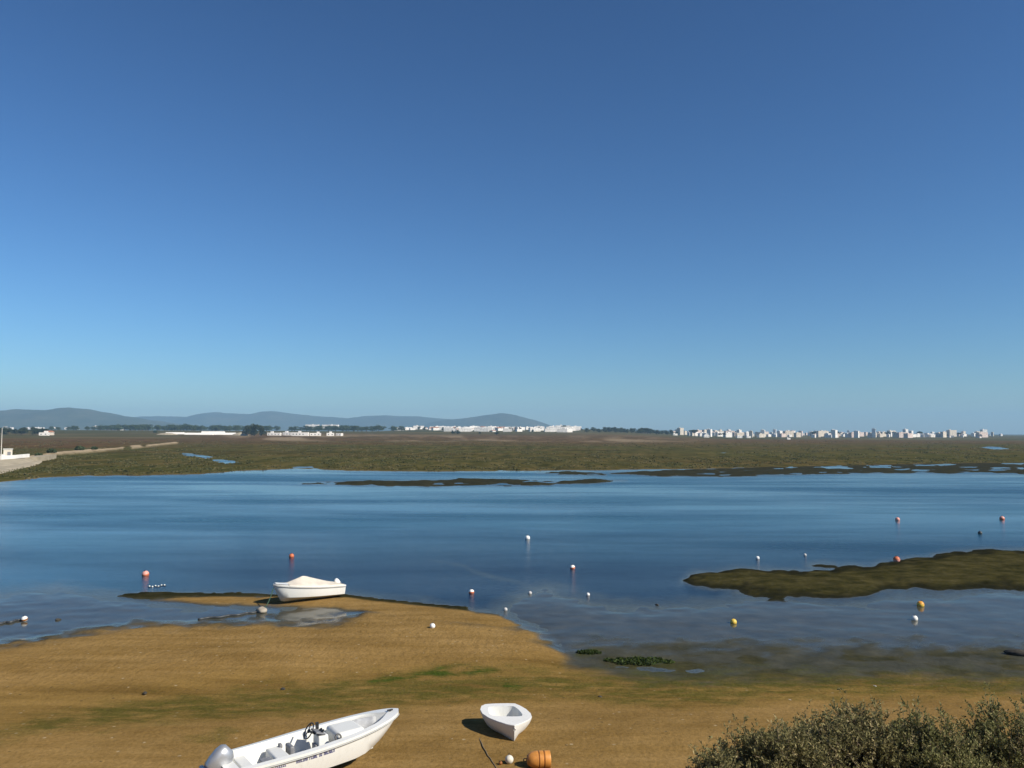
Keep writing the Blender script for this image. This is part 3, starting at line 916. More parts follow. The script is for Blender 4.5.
# ------------------------------------------------------------------ buildings
def block(name, w, d, h, wallm, label, cat, group, roof='flat', floors=None, seed=0):
    r = random.Random(seed)
    o = empty(name, (0, 0, -500), 0, label, cat, group)
    b_ = MB()
    b_.box((0, 0, h / 2 - 0.5), (w, d, h + 1))
    if roof == 'flat':
        for sx in (-1, 1): b_.box((sx * (w / 2 - 0.12), 0, h + 0.35), (0.24, d, 0.7))
        for sy in (-1, 1): b_.box((0, sy * (d / 2 - 0.12), h + 0.35), (w - 0.48, 0.24, 0.7))
        if w > 7: b_.box((w * r.uniform(-.3, .3), d * 0.1, h + 1.2), (3.2, 3.2, 2.4))
    b_.build('wall', wallm, o, False)
    rf = MB()
    if roof == 'flat':
        rf.box((0, 0, h + 0.06), (w - 0.5, d - 0.5, 0.12)); rf.build('roof', M['flat'], o, False)
    else:
        e = 0.5; hh = min(w, d) * 0.24
        vs = [(-w / 2 - e, -d / 2 - e, h), (w / 2 + e, -d / 2 - e, h), (w / 2 + e, d / 2 + e, h), (-w / 2 - e, d / 2 + e, h), (-w / 2 + hh, 0, h + hh), (w / 2 - hh, 0, h + hh)]
        rf.add([(a_, b2, c_ + 0.003) for a_, b2, c_ in vs], [[0, 1, 5, 4], [1, 2, 5], [2, 3, 4, 5], [3, 0, 4], [3, 2, 1, 0]]); rf.build('roof', M['tile'], o, False)
    fl = floors or max(1, int(h / 3.0))
    wn = MB()
    for f_ in range(fl):
        zc = (f_ + 0.55) * h / fl
        n = max(2, int(w / 3.4))
        for k in range(n):
            if r.random() < 0.85:
                wn.box((-w / 2 + (k + 0.5) * w / n, -d / 2 - 0.02, zc), (w / n * 0.30, 0.1, h / fl * 0.36))
        n = max(1, int(d / 3.6))
        for k in range(n):
            for sx in (-1, 1):
                wn.box((sx * (w / 2 + 0.02), -d / 2 + (k + 0.5) * d / n, zc), (0.1, d / n * 0.30, h / fl * 0.36))
    if fl: wn.build('window', M['glassd'], o, False)['kind'] = 'stuff'
    return o


BP = {}
def bproto(key, n, fn):
    BP[key] = [fn(i) for i in range(n)]


used_b = set()
def put(key, px, D, rz=None, sc=1.0, label=None, dz=0.0):
    p_ = random.choice(BP[key])
    if p_.name in used_b: o = copy_tree(p_)
    else:
        o = p_; used_b.add(p_.name)
    x, y, z = at(px, D)
    o.location = (x, y, z + dz); o.scale = (sc, sc, sc)
    o.rotation_euler = (0, 0, random.uniform(-0.5, 0.5) if rz is None else rz)
    if label:
        o['label'] = label
        if 'group' in o: del o['group']
    return o


R_ = random.Random(3)
bproto('tw', 4, lambda i: block('town_block', R_.uniform(9, 17), R_.uniform(9, 12), R_.uniform(7, 12), M['wash'], 'low white flat roofed block in the far right town', 'building', 'low white town blocks', seed=i))
bproto('tt', 3, lambda i: block('apartment_block', R_.uniform(11, 17), R_.uniform(10, 13), R_.uniform(14, 21), M['wash'], 'tall white apartment block rising above the far right town', 'building', 'tall white town blocks', seed=i + 9))
bproto('tc', 3, lambda i: block('town_block', R_.uniform(11, 20), R_.uniform(10, 14), R_.uniform(8, 17), M['cream'], 'cream flat roofed block in the far right town', 'building', 'cream town blocks', seed=i + 19))
bproto('tr', 2, lambda i: block('town_block', R_.uniform(11, 18), R_.uniform(10, 13), R_.uniform(8, 15), M['rose'], 'pinkish block in the far right town', 'building', 'pinkish town blocks', seed=i + 29))
bproto('tg', 2, lambda i: block('town_block', R_.uniform(11, 18), R_.uniform(10, 13), R_.uniform(7, 15), M['greyw'], 'grey block in the far right town', 'building', 'grey town blocks', seed=i + 39))
bproto('th', 2, lambda i: block('town_house', R_.uniform(10, 14), R_.uniform(8, 10), R_.uniform(5, 8), M['wash'], 'white house with a terracotta roof in the far right town', 'house', 'tiled town houses', 'hip', seed=i + 49))
bproto('vw', 4, lambda i: block('village_house', R_.uniform(14, 30), R_.uniform(9, 12), R_.uniform(4.5, 8), M['wash'], 'low white house in the village below the conical hill', 'house', 'white village houses', seed=i + 59))
bproto('vh', 2, lambda i: block('village_house', R_.uniform(12, 18), R_.uniform(9, 11), R_.uniform(4, 6.5), M['wash'], 'white tile roofed house in the village below the conical hill', 'house', 'tiled village houses', 'hip', seed=i + 69))
bproto('hs', 3, lambda i: block('hillside_house', R_.uniform(12, 20), R_.uniform(9, 12), R_.uniform(5, 8), M['wash'], 'small white house above the trees at the foot of the left hill', 'house', 'houses below the left hill', seed=i + 79))
bproto('hut', 2, lambda i: block('marsh_hut', R_.uniform(9, 12), R_.uniform(5, 6), R_.uniform(3.2, 4), M['wash'], 'small white hut at the inland edge of the marsh', 'hut', 'huts on the marsh edge', seed=i + 89))

# the dense town on the right; its skyline follows the photograph's
for k in range(74):
    o = put(R_.choice(['tw', 'tr', 'tc', 'tw']), R_.uniform(688, 990), R_.uniform(1450, 1900), R_.uniform(0.3, 0.8), R_.uniform(0.5, 0.7))
    o.scale.x *= R_.uniform(1.4, 2.4); o.scale.z *= R_.uniform(0.9, 1.3)
for k in range(222):
    px = R_.uniform(686, 992) if R_.random() < 0.93 else R_.uniform(672, 700)
    D = R_.uniform(1450, 2500)
    key = R_.choices(['tw', 'tt', 'tc', 'tr', 'tg', 'th'], [7, 2.4 if px < 880 else 0.6, 4, 2.5, 1.0, 2])[0]
    put(key, px, D, R_.uniform(0.4, 1.2), R_.uniform(0.36, 0.66)).scale.z *= R_.uniform(0.9, 1.45) * (0.85 if px > 900 else 1.0)
put('tt', 983, 2200, 0.2, 0.9, 'lone white block at the right end of the far town')
put('tw', 1000, 2100, 0.2, 0.6, 'last low white block right of the far town')
for k in range(125):
    px = R_.triangular(392, 596, 480)
    put(R_.choices(['vw', 'vh'], [5, 2])[0], px, R_.uniform(1400, 2400), R_.uniform(-0.1, 0.8), R_.uniform(0.4, 0.95))
for k in range(12): put('vw', R_.uniform(548, 580), R_.uniform(1500, 1900), R_.uniform(-0.1, 0.6), R_.uniform(0.7, 1.2))
for px, D in ((12, 2300), (30, 2500), (36, 2300), (40, 2250), (54, 2600), (44, 2700), (67, 2400), (78, 2500), (8, 2700), (23, 2700)): put('hs', px, D, None, R_.uniform(0.5, 0.8), None, 3)
put('hs', 98, 1900, 0.2, 0.9, 'white gabled house standing alone among trees below the left hill', 4)
put('hs', 121, 1800, 0.2, 0.7, 'small white house at the left end of the long green wood', 1)
for px, D, l in ((706, 1300, 'white hut on the marsh edge below the left end of the town'), (739, 1330, 'long white hut on the marsh edge below the town'), (788, 1080, 'lone white hut farthest out on the marsh below the town'), (675, 1400, 'white hut at the right end of the dark pine belt'), (748, 1350, 'small cream hut beside the long white hut below the town')):
    put('hut', px, D, 0.1, 0.8 if D > 1100 else 0.5, l)
oh = block('farmhouse', 14, 9, 4.6, M['cream'], 'cream farmhouse with a terracotta roof beside the left tree clump', 'house', None, 'hip', seed=5)
oh.location = at(50, 900); oh.rotation_euler = (0, 0, 0.4); oh.scale = (0.72, 0.72, 0.72)
ob_ = block('farm_shed', 9, 6, 2.6, M['wash'], 'low white shed in front of the cream farmhouse', 'shed', None, seed=6)
ob_.location = at(45.5, 880); ob_.rotation_euler = (0, 0, 0.2)


def tunnel(L, w, h):
    b_ = MB(); n = 9; vs = []
    for sx in (-1, 1):
        for k in range(n):
            a = math.pi * k / (n - 1)
            vs.append((sx * L / 2, -w / 2 * math.cos(a), h * math.sin(a) ** 0.7 - 0.1 if 0 < k < n - 1 else -0.3))
    b_.add(vs, [[k, k + 1, n + k + 1, n + k] for k in range(n - 1)] + [list(range(n))[::-1], list(range(n, 2 * n))])
    return b_


for px, D, L, h, l in ((176, 1020, 22, 2.6, 'leftmost long white greenhouse in the row left of the dark tree clump'), (200, 1000, 34, 2.6, 'longest white greenhouse in the row left of the dark tree clump'), (226, 1010, 26, 2.8, 'white greenhouse nearest the left side of the dark tree clump'), (214, 1090, 30, 3.0, 'white greenhouse behind the row left of the dark tree clump')):
    o = tunnel(L, 7, h).build('greenhouse', M['wash'], None, 50); o.location = at(px, D); o.rotation_euler = (0, 0, 0.06); tag(o, l, 'greenhouse', 'greenhouses left of the clump')
for i, (px, D, w_, h) in enumerate(((275, 1000, 16, 2.8), (290, 1010, 15, 3), (301, 990, 20, 3.6), (316, 1000, 13, 2.8), (331, 1000, 9, 3.0), (340, 1010, 7, 2.4))):
    o = block('white_shed', w_, 7, h, M['wash'], ['long low white shed just right of the dark tree clump', 'second low white shed right of the dark tree clump', 'largest white shed in the row right of the dark clump', 'white shed right of the largest one in the row', 'short white shed near the right end of the row', 'smallest white shed at the right end of the row'][i], 'shed', 'sheds right of the tree clump', floors=1, seed=90 + i)
    o.location = at(px, D); o.rotation_euler = (0, 0, R_.uniform(-.2, .2))
for px, L, l in ((313, 34, 'left long white warehouse among the far trees'), (331, 42, 'right long white warehouse among the far trees')):
    o = block('warehouse', L, 14, 8, M['wash'], l, 'warehouse', None, 'flat', 1, seed=L); o.location = at(px, 2100); o.location.z += 8
# low earth mound left of the clump
for px, w_, hgt, l in ((241, 20, 3.6, 'bare tan earth mound touching the dark tree clump'), (168, 26, 2.2, 'long bare tan earth mound left of the greenhouses')):
    V = []; n = 28
    xs = np.linspace(-1, 1, n); X, Y = np.meshgrid(xs, xs, indexing='ij')
    Z = hgt * np.clip(1 - (X ** 2 + Y ** 2), 0, 1) ** 0.6 * (0.7 + 0.6 * fbm(X * 3 + px, Y * 3)) - 0.2
    V = np.stack([X * w_ / 2, Y * 6, Z], -1).reshape(-1, 3); id_ = np.arange(n * n).reshape(n, n)
    o = mesh_np('earth_mound', V, np.stack([id_[:-1, :-1], id_[1:, :-1], id_[1:, 1:], id_[:-1, 1:]], -1).reshape(-1, 4), [M['quay']], True)
    o.location = at(px, 985); tag(o, l, 'mound')
for k in list(BP.values()):
    for p_ in k:
        if p_.name not in used_b:
            for ch in list(p_.children): bpy.data.objects.remove(ch)
            bpy.data.objects.remove(p_)


# ------------------------------------------------------------------ shrubs
def shrub(name, px, D, vtop, rad, mat_, seed, label, sprays, group=None, dep=0.85, leaf=1.0):
    r = np.random.default_rng(seed)
    x, y, z = at(px, D)
    ztop = G(px, vtop, 0); ang = (EYE - 0) / np.hypot(ztop[1], 0)
    Hh = EYE - ang * D - z
    o = empty(name, (x, y, z), 0, label, 'shrub', group)
    st = MB(); lv = []; tn = []
    ph = r.random() * 10
    def surf(th, el):
        k = 0.62 + 0.72 * fbm(np.array([th * 1.5 + ph]), np.array([el * 2.8 + ph]), 3)[0]
        return k
    for i in range(sprays):
        th = r.uniform(0, 2 * math.pi); el = math.asin(r.uniform(0.02, 1.0) ** 0.8)
        k = surf(th, el)
        dr = np.array([math.cos(th) * math.cos(el) * rad, math.sin(th) * math.cos(el) * rad * dep, math.sin(el) * Hh])
        out_ = r.uniform(0.80, 1.03) if r.random() < 0.95 else r.uniform(1.02, 1.10)
        e = dr * k * out_
        a = e * r.uniform(0.66, 0.84)
        jt = r.normal(size=3) * np.array([0.13, 0.13, 0.06]) * rad
        a = a - jt * 0.4; e = e + jt * 0.5 + np.array([0, 0, 0.05 * r.random()])
        mid_ = (a + e) / 2 + r.normal(size=3) * 0.03
        dryt = r.random() < 0.16
        st.tube([a, mid_, e], [0.006, 0.004, 0.0015], 3, 0, False)
        if i % 6 == 0:
            st.tube([(r.normal() * 0.08, r.normal() * 0.08, -0.05), a * 0.5 + np.array([0, 0, 0.05]), a], [0.020, 0.014, 0.007], 5, 0, False)
        base = r.uniform(0.15, 0.65) if not dryt else r.uniform(0.75, 1.0)
        ax = (e - a) / (np.linalg.norm(e - a) + 1e-6)
        nb = 6 if not dryt else 4
        for bq in range(nb):
            # a side twig, feathered with small leaves
            tq = 0.25 + 0.75 * (bq + r.random()) / nb
            p0 = a + (mid_ - a) * tq * 2 if tq < 0.5 else mid_ + (e - mid_) * (tq * 2 - 1)
            dv = ax * 0.9 + r.normal(size=3) * 0.62 + np.array([0, 0, 0.18]); dv /= np.linalg.norm(dv)
            p1 = p0 + dv * (0.07 + 0.10 * r.random())
            nl = int(r.integers(9, 15)) if not dryt else int(r.integers(4, 8))
            ts = r.random(nl)
            root = p0 + (p1 - p0) * ts[:, None]
            di = dv[None] * 0.9 + r.normal(size=(nl, 3)) * 0.6; di /= np.linalg.norm(di, axis=1)[:, None]
            sd_ = np.cross(di, r.normal(size=(nl, 3))); sd_ /= np.linalg.norm(sd_, axis=1)[:, None]
            ln = (0.022 + 0.026 * r.random(nl))[:, None] * leaf; wd = (0.005 + 0.005 * r.random(nl))[:, None] * leaf
            tip = root + di * ln
            lv.append(np.stack([root - sd_ * wd * 0.4, root + sd_ * wd * 0.4, root + di * ln * 0.55 + sd_ * wd, tip, root + di * ln * 0.55 - sd_ * wd], 1).reshape(-1, 3))
            tn.append(np.repeat(np.clip(base + r.normal(size=nl) * 0.14, 0, 1), 5))
    st.build('stem', M['twig'], o, True)
    V = np.concatenate(lv); T_ = np.concatenate(tn)
    c = mesh_np('foliage', V, np.arange(len(V)).reshape(-1, 5), [mat_], False, None, o)
    at_ = c.data.attributes.new('tint', 'FLOAT', 'POINT'); at_.data.foreach_set('value', T_.astype(np.float32))
    return o


shrub('coastal_shrub', 850, 10.4, 713, 1.28, M['shrubleaf'], 1, 'largest grey green shrub at the bottom right with a dark hollow', 1900, 'shrubs on the near bank')
shrub('coastal_shrub', 768, 9.6, 735, 0.80, M['shrubleaf'], 2, 'smaller dry shrub left of the largest grey green shrub', 1150, 'shrubs on the near bank')
shrub('coastal_shrub', 930, 9.9, 722, 0.76, M['shrubgreen'], 3, 'greener shrub between the largest shrub and the right edge one', 820, 'shrubs on the near bank')
shrub('coastal_shrub', 1000, 10.8, 716, 0.88, M['shrubgreen'], 4, 'feathery pale shrub cut by the right edge', 950, 'shrubs on the near bank')
shrub('coastal_shrub', 712, 9.1, 752, 0.34, M['shrubleaf'], 5, 'smallest leftmost tuft of shrub at the bottom edge', 260, 'shrubs on the near bank')
# bushes along the dike path
for px, py, h, l in ((51, 454, 1.6, 'dark bush on the dike path nearest the quay'), (79, 451, 1.9, 'largest dark bush on the dike path'), (94, 450.3, 1.4, 'small dark bush right of the largest dike bush'), (38, 457, 1.2, 'low dark bush at the quay end of the dike'), (155, 436.5, 3.0, 'dark bush where the dike path meets the far field')):
    p_ = G(px, py, 0.8); x, y = p_[0], p_[1]
    z = height(x, y)
    t_ = empty('dike_bush', (x, y, z), 0, l, 'bush', 'bushes on the dike path')
    V, Fq, tt = leaf_cloud([(0, 0, h * .5, h * .55, .8), (h * .6, .1, h * .4, h * .45, .8), (-h * .5, .2, h * .35, h * .4, .8)], 260, 0.16 * h, int(px))
    c = mesh_np('foliage', V, Fq, [M['broad']], False, None, t_)
    a_ = c.data.attributes.new('tint', 'FLOAT', 'POINT'); a_.data.foreach_set('value', tt.astype(np.float32))
    q = MB(); q.tube([(0, 0, -.1), (0.05, 0, h * .5)], [.08, .04], 6); q.build('stem', M['bark'], t_)


# ------------------------------------------------------------------ boats
def hull_fn(L, B, zs, zb, kr=0.66, kp=2.0):
    def bgw(t):
        return B * (0.90 + 0.10 * min(t / 0.4, 1)) if t < 0.4 else B * max(0.0, 1 - ((t - 0.4) / 0.6) ** 2.6) ** 0.66
    def zg(t): return zs + (zb - zs) * t ** 1.9
    def zk(t): return 0.0 if t < kr else zg(t) * 0.97 * ((t - kr) / (1 - kr)) ** kp
    return bgw, zg, zk


def build_hull(root, L, B, zs, zb, rim, floor, hullm, linerm, railm, t_in0=0.07, t_in1=0.90, kr=0.66, kp=2.0, botm=None):
    bgw, zg, zk = hull_fn(L, B, zs, zb, kr, kp)
    ts = [0, .03, .07, .14, .22, .3, .38, .46, .54, .62, .68, .74, .79, .84, .88, .91, .94, .965, .985, 1.0]
    # outer shell
    sec = []
    for t in ts:
        x = t * L; g, z1, z0 = bgw(t), zg(t), zk(t)
        hb = z1 - z0
        bc = g * (0.86 - 0.36 * t ** 3); zc = z0 + hb * 0.27
        bm = g * (0.955 - 0.12 * t ** 3); zm = z0 + hb * 0.62
        sec.append([(x, g, z1), (x, bm, zm), (x, bc, zc), (x, bc * 0.93, zc - 0.012), (x, 0.04 * min(1, g / 0.3), z0), (x, -0.04 * min(1, g / 0.3), z0), (x, -bc * 0.93, zc - 0.012), (x, -bc, zc), (x, -bm, zm), (x, -g, z1)])
    n = len(sec[0])
    vs = [p for s_ in sec for p in s_]
    fs = []; mi = []
    for i in range(len(ts) - 1):
        for k in range(n - 1):
            fs.append([i * n + k, i * n + k + 1, (i + 1) * n + k + 1, (i + 1) * n + k]); mi.append(1 if 2 <= k <= 6 else 0)
    fs.append(list(range(n))[::-1]); mi.append(0)
    hu = MB(); hu.v = vs; hu.f = [f[::-1] for f in fs]; hu.m = mi
    hull = hu.build('hull', [hullm, botm or M['antifoul']], root, 40)
    # gunwale cap: outer loop, inner loop
    NT = 46
    outer = []; inner = []
    seq = [(t, 1) for t in np.linspace(0, 1, NT)] + [(t, -1) for t in np.linspace(1, 0, NT)[1:]]
    for t, sg in seq:
        outer.append((t * L, sg * (bgw(t) + 0.025), zg(t) + 0.012))
        ti = t_in0 + (t_in1 - t_in0) * t
        wi = max(0.0, bgw(ti) - rim * (1.0 + 0.3 * ti)) if t < 0.999 else 0.0
        wi *= 1 if ti < 0.8 else max(0, 1 - ((ti - 0.8) / (t_in1 - 0.8)) ** 2.5)
        inner.append((ti * L, sg * wi, zg(ti) + 0.03))
    m_ = len(seq)
    gv = [(a, b_, c - 0.06) for a, b_, c in outer] + outer + inner + [(a, b_ * 0.985, c - 0.05) for a, b_, c in inner]
    gf = []
    for r0 in range(3):
        for k in range(m_):
            k2 = (k + 1) % m_
            gf.append([r0 * m_ + k, r0 * m_ + k2, (r0 + 1) * m_ + k2, (r0 + 1) * m_ + k])
    gu = MB(); gu.v = gv; gu.f = [f[::-1] for f in gf]; gu.m = [0] * len(gf)
    gu.build('gunwale', hullm, root, 40)
    # rub rail: a strip below the cap
    rl = MB()
    for sg in (-1, 1):
        rl.tube([(t * L, sg * (bgw(t) + 0.014), zg(t) - 0.075) for t in np.linspace(0.0, 0.985, 40)], 0.018, 6)
    rl.build('rub_rail', railm, root, True)
    # inner liner: sides and floor
    lv = [(a, b_ * 0.985, c - 0.05) for a, b_, c in inner]
    lo = [(a - (0.10 if a > 0.8 * L else 0), b_ * 0.86, max(floor + 0.012, zk(min(a / L, 0.999)) + 0.16)) for a, b_, c in inner]
    lf = [[k, (k + 1) % m_, m_ + (k + 1) % m_, m_ + k] for k in range(m_)]
    ln = MB(); ln.v = lv + lo; ln.f = [f[::-1] for f in lf]; ln.m = [0] * m_
    # floor as strips joining the two sides
    half = m_ // 2
    for k in range(half):
        a, b_, c, d_ = k, k + 1, m_ - 2 - k if m_ - 2 - k > k + 1 else None, None
        o1, o2 = m_ - k, m_ - k - 1
        i1 = m_ + (o1 % m_); i2 = m_ + (o2 % m_)
        if len({m_ + k, m_ + k + 1, i2, i1}) == 4:
            ln.f.append([m_ + k, m_ + k + 1, i2, i1]); ln.m.append(1)
        elif len({m_ + k, m_ + k + 1, i2, i1}) == 3:
            q_ = []
            for z_ in (m_ + k, m_ + k + 1, i2, i1):
                if z_ not in q_: q_.append(z_)
            ln.f.append(q_); ln.m.append(1)
    ln.build('liner', [linerm, linerm], root, 40)
    return bgw, zg, zk


def outboard(root, x, z, s, tilt, cowl, cap_m, legm, yoff=0.0):
    e = bpy.data.objects.new('outboard_motor', None); COL.objects.link(e); e.parent = root
    e.location = (x, yoff, z); e.rotation_euler = (0, tilt, 0)
    c = MB()
    prof = [(-0.26, 0.20, 0.15), (-0.20, 0.245, 0.185), (-0.02, 0.27, 0.20), (0.18, 0.26, 0.19), (0.32, 0.215, 0.155), (0.39, 0.13, 0.09)]
    n = 16; vs = []
    for zz, rx, ry in prof:
        for k in range(n):
            a = 2 * math.pi * k / n
            ca, sa = math.cos(a), math.sin(a)
            vs.append(((abs(ca) ** 0.7 * math.copysign(1, ca) * rx - 0.16 - 0.10 * max(0, zz)) * s, abs(sa) ** 0.7 * math.copysign(1, sa) * ry * s, (zz + 0.42) * s))
    c.add(vs, [[i * n + k, i * n + (k + 1) % n, (i + 1) * n + (k + 1) % n, (i + 1) * n + k] for i in range(5) for k in range(n)] + [list(range(n))[::-1], [5 * n + k for k in range(n)]])
    o = c.build('cowling', cowl, e, True)
    b_ = MB()
    for k in range(2):
        b_.box((-0.17 * s, 0, (0.10 + 0.03 * k) * s), (0.46 * s - 0.04 * k, 0.37 * s - 0.03 * k, 0.06 * s))
    b_.build('lower_cowl', cap_m, e, 40, 0.01)
    g_ = MB()
    g_.tube([(-0.17 * s, 0, 0.1 * s), (-0.19 * s, 0, -0.35 * s), (-0.21 * s, 0, -0.62 * s)], [0.10 * s, 0.085 * s, 0.06 * s], 10)
    g_.box((-0.30 * s, 0, -0.36 * s), (0.46 * s, 0.20 * s, 0.03 * s))
    g_.tube([(0.0 * s, 0, -0.62 * s), (-0.08 * s, 0, -0.62 * s), (-0.40 * s, 0, -0.62 * s)], [0.015 * s, 0.06 * s, 0.055 * s], 10)
    g_.box((-0.2 * s, 0, -0.76 * s), (0.22 * s, 0.02 * s, 0.22 * s), 0, 0, 0.9)
    g_.build('gearcase', legm, e, 40)
    k_ = MB(); k_.box((0.03 * s, 0, -0.05 * s), (0.10 * s, 0.26 * s, 0.36 * s)); k_.build('bracket', M['black'], e, 40, 0.01)
    p_ = MB()
    for i in range(3):
        Mx = Matrix.Translation((-0.43 * s, 0, -0.62 * s)) @ Matrix.Rotation(i * 2.094, 4, 'X') @ Matrix.Rotation(0.5, 4, 'Z')
        p_.add([Mx @ Vector(v_) for v_ in ((0, -0.02 * s, 0.03 * s), (0, -0.08 * s, 0.12 * s), (0, 0.0, 0.17 * s), (0, 0.07 * s, 0.11 * s), (0.012, -0.02 * s, 0.03 * s), (0.012, -0.08 * s, 0.12 * s), (0.012, 0.0, 0.17 * s), (0.012, 0.07 * s, 0.11 * s))],
               [[3, 2, 1, 0], [4, 5, 6, 7], [0, 1, 5, 4], [1, 2, 6, 5], [2, 3, 7, 6], [3, 0, 4, 7]])
    p_.lathe([(0.03 * s, -0.05 * s), (0.045 * s, 0.05 * s)], 10, Matrix.Translation((-0.43 * s, 0, -0.62 * s)) @ Matrix.Rotation(-math.pi / 2, 4, 'Y'))
    p_.build('propeller', M['black'], e, 40)
    return e


def motorboat():
    bow = G(400.5, 709, 1.46)[:2]; st = np.array([-6.92, 19.64])
    d_ = bow - st; L = np.hypot(*d_); yaw = math.atan2(d_[1], d_[0])
    z0 = height(*(st * .6 + bow * .4)) - 0.03
    r = empty('motorboat', (st[0], st[1], z0), yaw, 'white open motorboat with silver outboard and steering wheel on the sand at the bottom edge', 'motorboat')
    r.rotation_euler = (math.radians(-3.0), math.radians(-1.5), yaw)
    B = 0.86
    bgw, zg, zk = build_hull(r, L, B, 0.70, 1.0, 0.13, 0.30, M['gel'], M['liner'], M['rail'], 0.06, 0.93, 0.70, 1.5)
    X = lambda t: t * L
    # console with wheel
    q = MB(); q.box((X(.535), 0.04, 0.30 + 0.28), (0.30, 0.46, 0.52), 0, 0, 0.86)
    con = q.build('console', M['liner'], r, 40, 0.03)
    q = MB(); q.box((X(.520), 0.04, 0.90), (0.26, 0.42, 0.04), 0, 0, 1, 0.35); q.build('dashboard', M['grey'], con, 40, 0.01)
    q = MB()
    for yy in (-0.09, 0.05): q.lathe([(0.045, 0), (0.05, 0.03), (0.035, 0.035)], 14, Matrix.Translation((X(.54), 0.04 + yy, 0.905)) @ Matrix.Rotation(-0.5, 4, 'Y'))
    q.box((X(.535), 0.30, 0.97), (0.07, 0.07, 0.16)); q.build('instrument', M['black'], con, 40)
    wc = Vector((X(.468), 0.04, 0.97))
    Mw = Matrix.Rotation(math.radians(-58), 4, 'Y')
    q = MB(); q.ring(wc, 0.20, 0.017, Mw, 28, 8)
    for a in (0.5, 2.6, 4.7):
        q.tube([wc, wc + Mw @ Vector((0.18 * math.cos(a), 0.18 * math.sin(a), 0))], 0.014, 6)
    q.lathe([(0.05, -0.02), (0.05, 0.02), (0.02, 0.03)], 12, Matrix.Translation(wc) @ Mw)
    q.tube([wc, wc + Vector((0.17, 0, -0.10))], 0.03, 8)
    q.build('steering_wheel', M['black'], con, True)
    q = MB(); q.box((X(.496), 0.02, 0.55), (0.04, 0.26, 0.16)); q.build('recess_shade', M['grey'], con, 40, 0.01)  # raised grey plate; the darkness of a recess put into its colour
    # seat forward of the console, rounded
    q = MB()
    q.box((X(.675), 0.02, 0.30 + 0.29), (0.84, 0.98, 0.58), 0, 0, 0.90)
    q.build('front_seat', M['liner'], r, 40, 0.09)
    # throttle / cup on the side
    q = MB(); q.ring((X(.59), -0.50, 0.82), 0.075, 0.022, Matrix.Rotation(1.2, 4, 'X'), 16, 6); q.box((X(.59), -0.52, 0.72), (0.1, 0.08, 0.16)); q.build('throttle', M['black'], r, 40)
    # helm bench and stern box
    q = MB(); q.box((X(.30), 0.02, 0.30 + 0.17), (0.38, 1.05, 0.34), 0, 0, 0.95); q.build('helm_bench', M['liner'], r, 40, 0.05)
    q = MB(); q.box((X(.37), 0.14, 0.30 + 0.25), (0.12, 0.42, 0.34)); q.build('seat_cushion', M['grey'], r, 40, 0.04)
    q = MB(); q.box((X(.335), 0.40, 0.66), (0.08, 0.16, 0.10)); q.build('seat_pad', M['grey'], r, 40, 0.02)
    q = MB(); q.box((X(.22), -0.22, 0.47), (0.26, 0.34, 0.30)); q.build('battery_box', M['grey'], r, 40, 0.02)
    q = MB(); q.box((X(.125), 0.0, 0.44), (0.30, 1.25, 0.28)); q.build('stern_bench', M['liner'], r, 40, 0.04)
    # grey panels along the sides of the bow well
    q = MB()
    for sg in (-1, 1):
        tt = np.linspace(.735, .875, 9); V_ = []
        for t_ in tt:
            ti = t_
            w_ = max(0.0, bgw(ti) - 0.13 * (1.0 + 0.3 * ti)) * (1 if ti < .8 else max(0, 1 - ((ti - .8) / .13) ** 2.5))
            V_ += [(t_ * L, sg * (w_ * .975 - 0.02), zg(ti) - 0.05), (t_ * L, sg * (w_ * .87 - 0.02), max(0.36, zk(ti) + 0.20))]
        f_ = [[2 * k, 2 * k + 1, 2 * k + 3, 2 * k + 2] for k in range(8)]
        q.add(V_, f_ if sg > 0 else [x_[::-1] for x_ in f_])
    bc_ = q.build('bow_panel', M['wellgrey'], r, 40); so_ = bc_.modifiers.new('thickness', 'SOLIDIFY'); so_.thickness = 0.03; so_.offset = 1
    # bow well floor, cleat, eye
    q = MB(); bz_ = lambda t_: max(.345, zk(t_) + .20)
    q.add([(X(.72), .46, bz_(.72)), (X(.72), -.46, bz_(.72)), (X(.82), -.28, bz_(.82)), (X(.86), 0, bz_(.86)), (X(.82), .28, bz_(.82))], [[0, 1, 2], [0, 2, 4], [2, 3, 4]]); q.build('bow_floor', M['wellgrey'], r, False)
    q = MB(); q.box((X(.945), 0, zg(.945) + 0.06), (0.16, 0.05, 0.035)); q.box((X(.945), 0, zg(.945) + 0.035), (0.05, 0.05, 0.05)); q.build('bow_cleat', M['black'], r, 40, 0.008)
    q = MB(); q.ring((X(.985), 0, zg(.985) - 0.16), 0.035, 0.009, Matrix.Rotation(math.pi / 2, 4, 'X')); q.build('bow_eye', M['steel'], r, True)
    # marks along the side
    q = MB(); rr = random.Random(4)
    def side(t, w, off=0.006):
        g, z1, z0_ = bgw(t), zg(t), zk(t); zm = z0_ + (z1 - z0_) * .62; bm = g * (0.955 - 0.12 * t ** 3)
        return Vector((t * L, -(g + (bm - g) * w + off), z1 + (zm - z1) * w))
    t = 0.335
    for word in (7, 5, 2, 7):
        for k in range(word):
            dt = 0.0088
            for (t0, t1, w0, w1) in ((t, t + .0022, .36, .62), (t, t + dt * .75, .36 if rr.random() < .6 else .55, 0)):
                if w1 == 0: w1 = w0 + 0.07
                q.add([side(t0, w1), side(t1, w1), side(t1, w0), side(t0, w0)], [[0, 1, 2, 3]])
            if rr.random() < .7: q.add([side(t + dt * .55, .62), side(t + dt * .78, .62), side(t + dt * .78, .36), side(t + dt * .55, .36)], [[0, 1, 2, 3]])
            t += dt
        t += 0.008
        q.build('hull_lettering', M['blue'], r, False); q = MB()
    t = 0.23
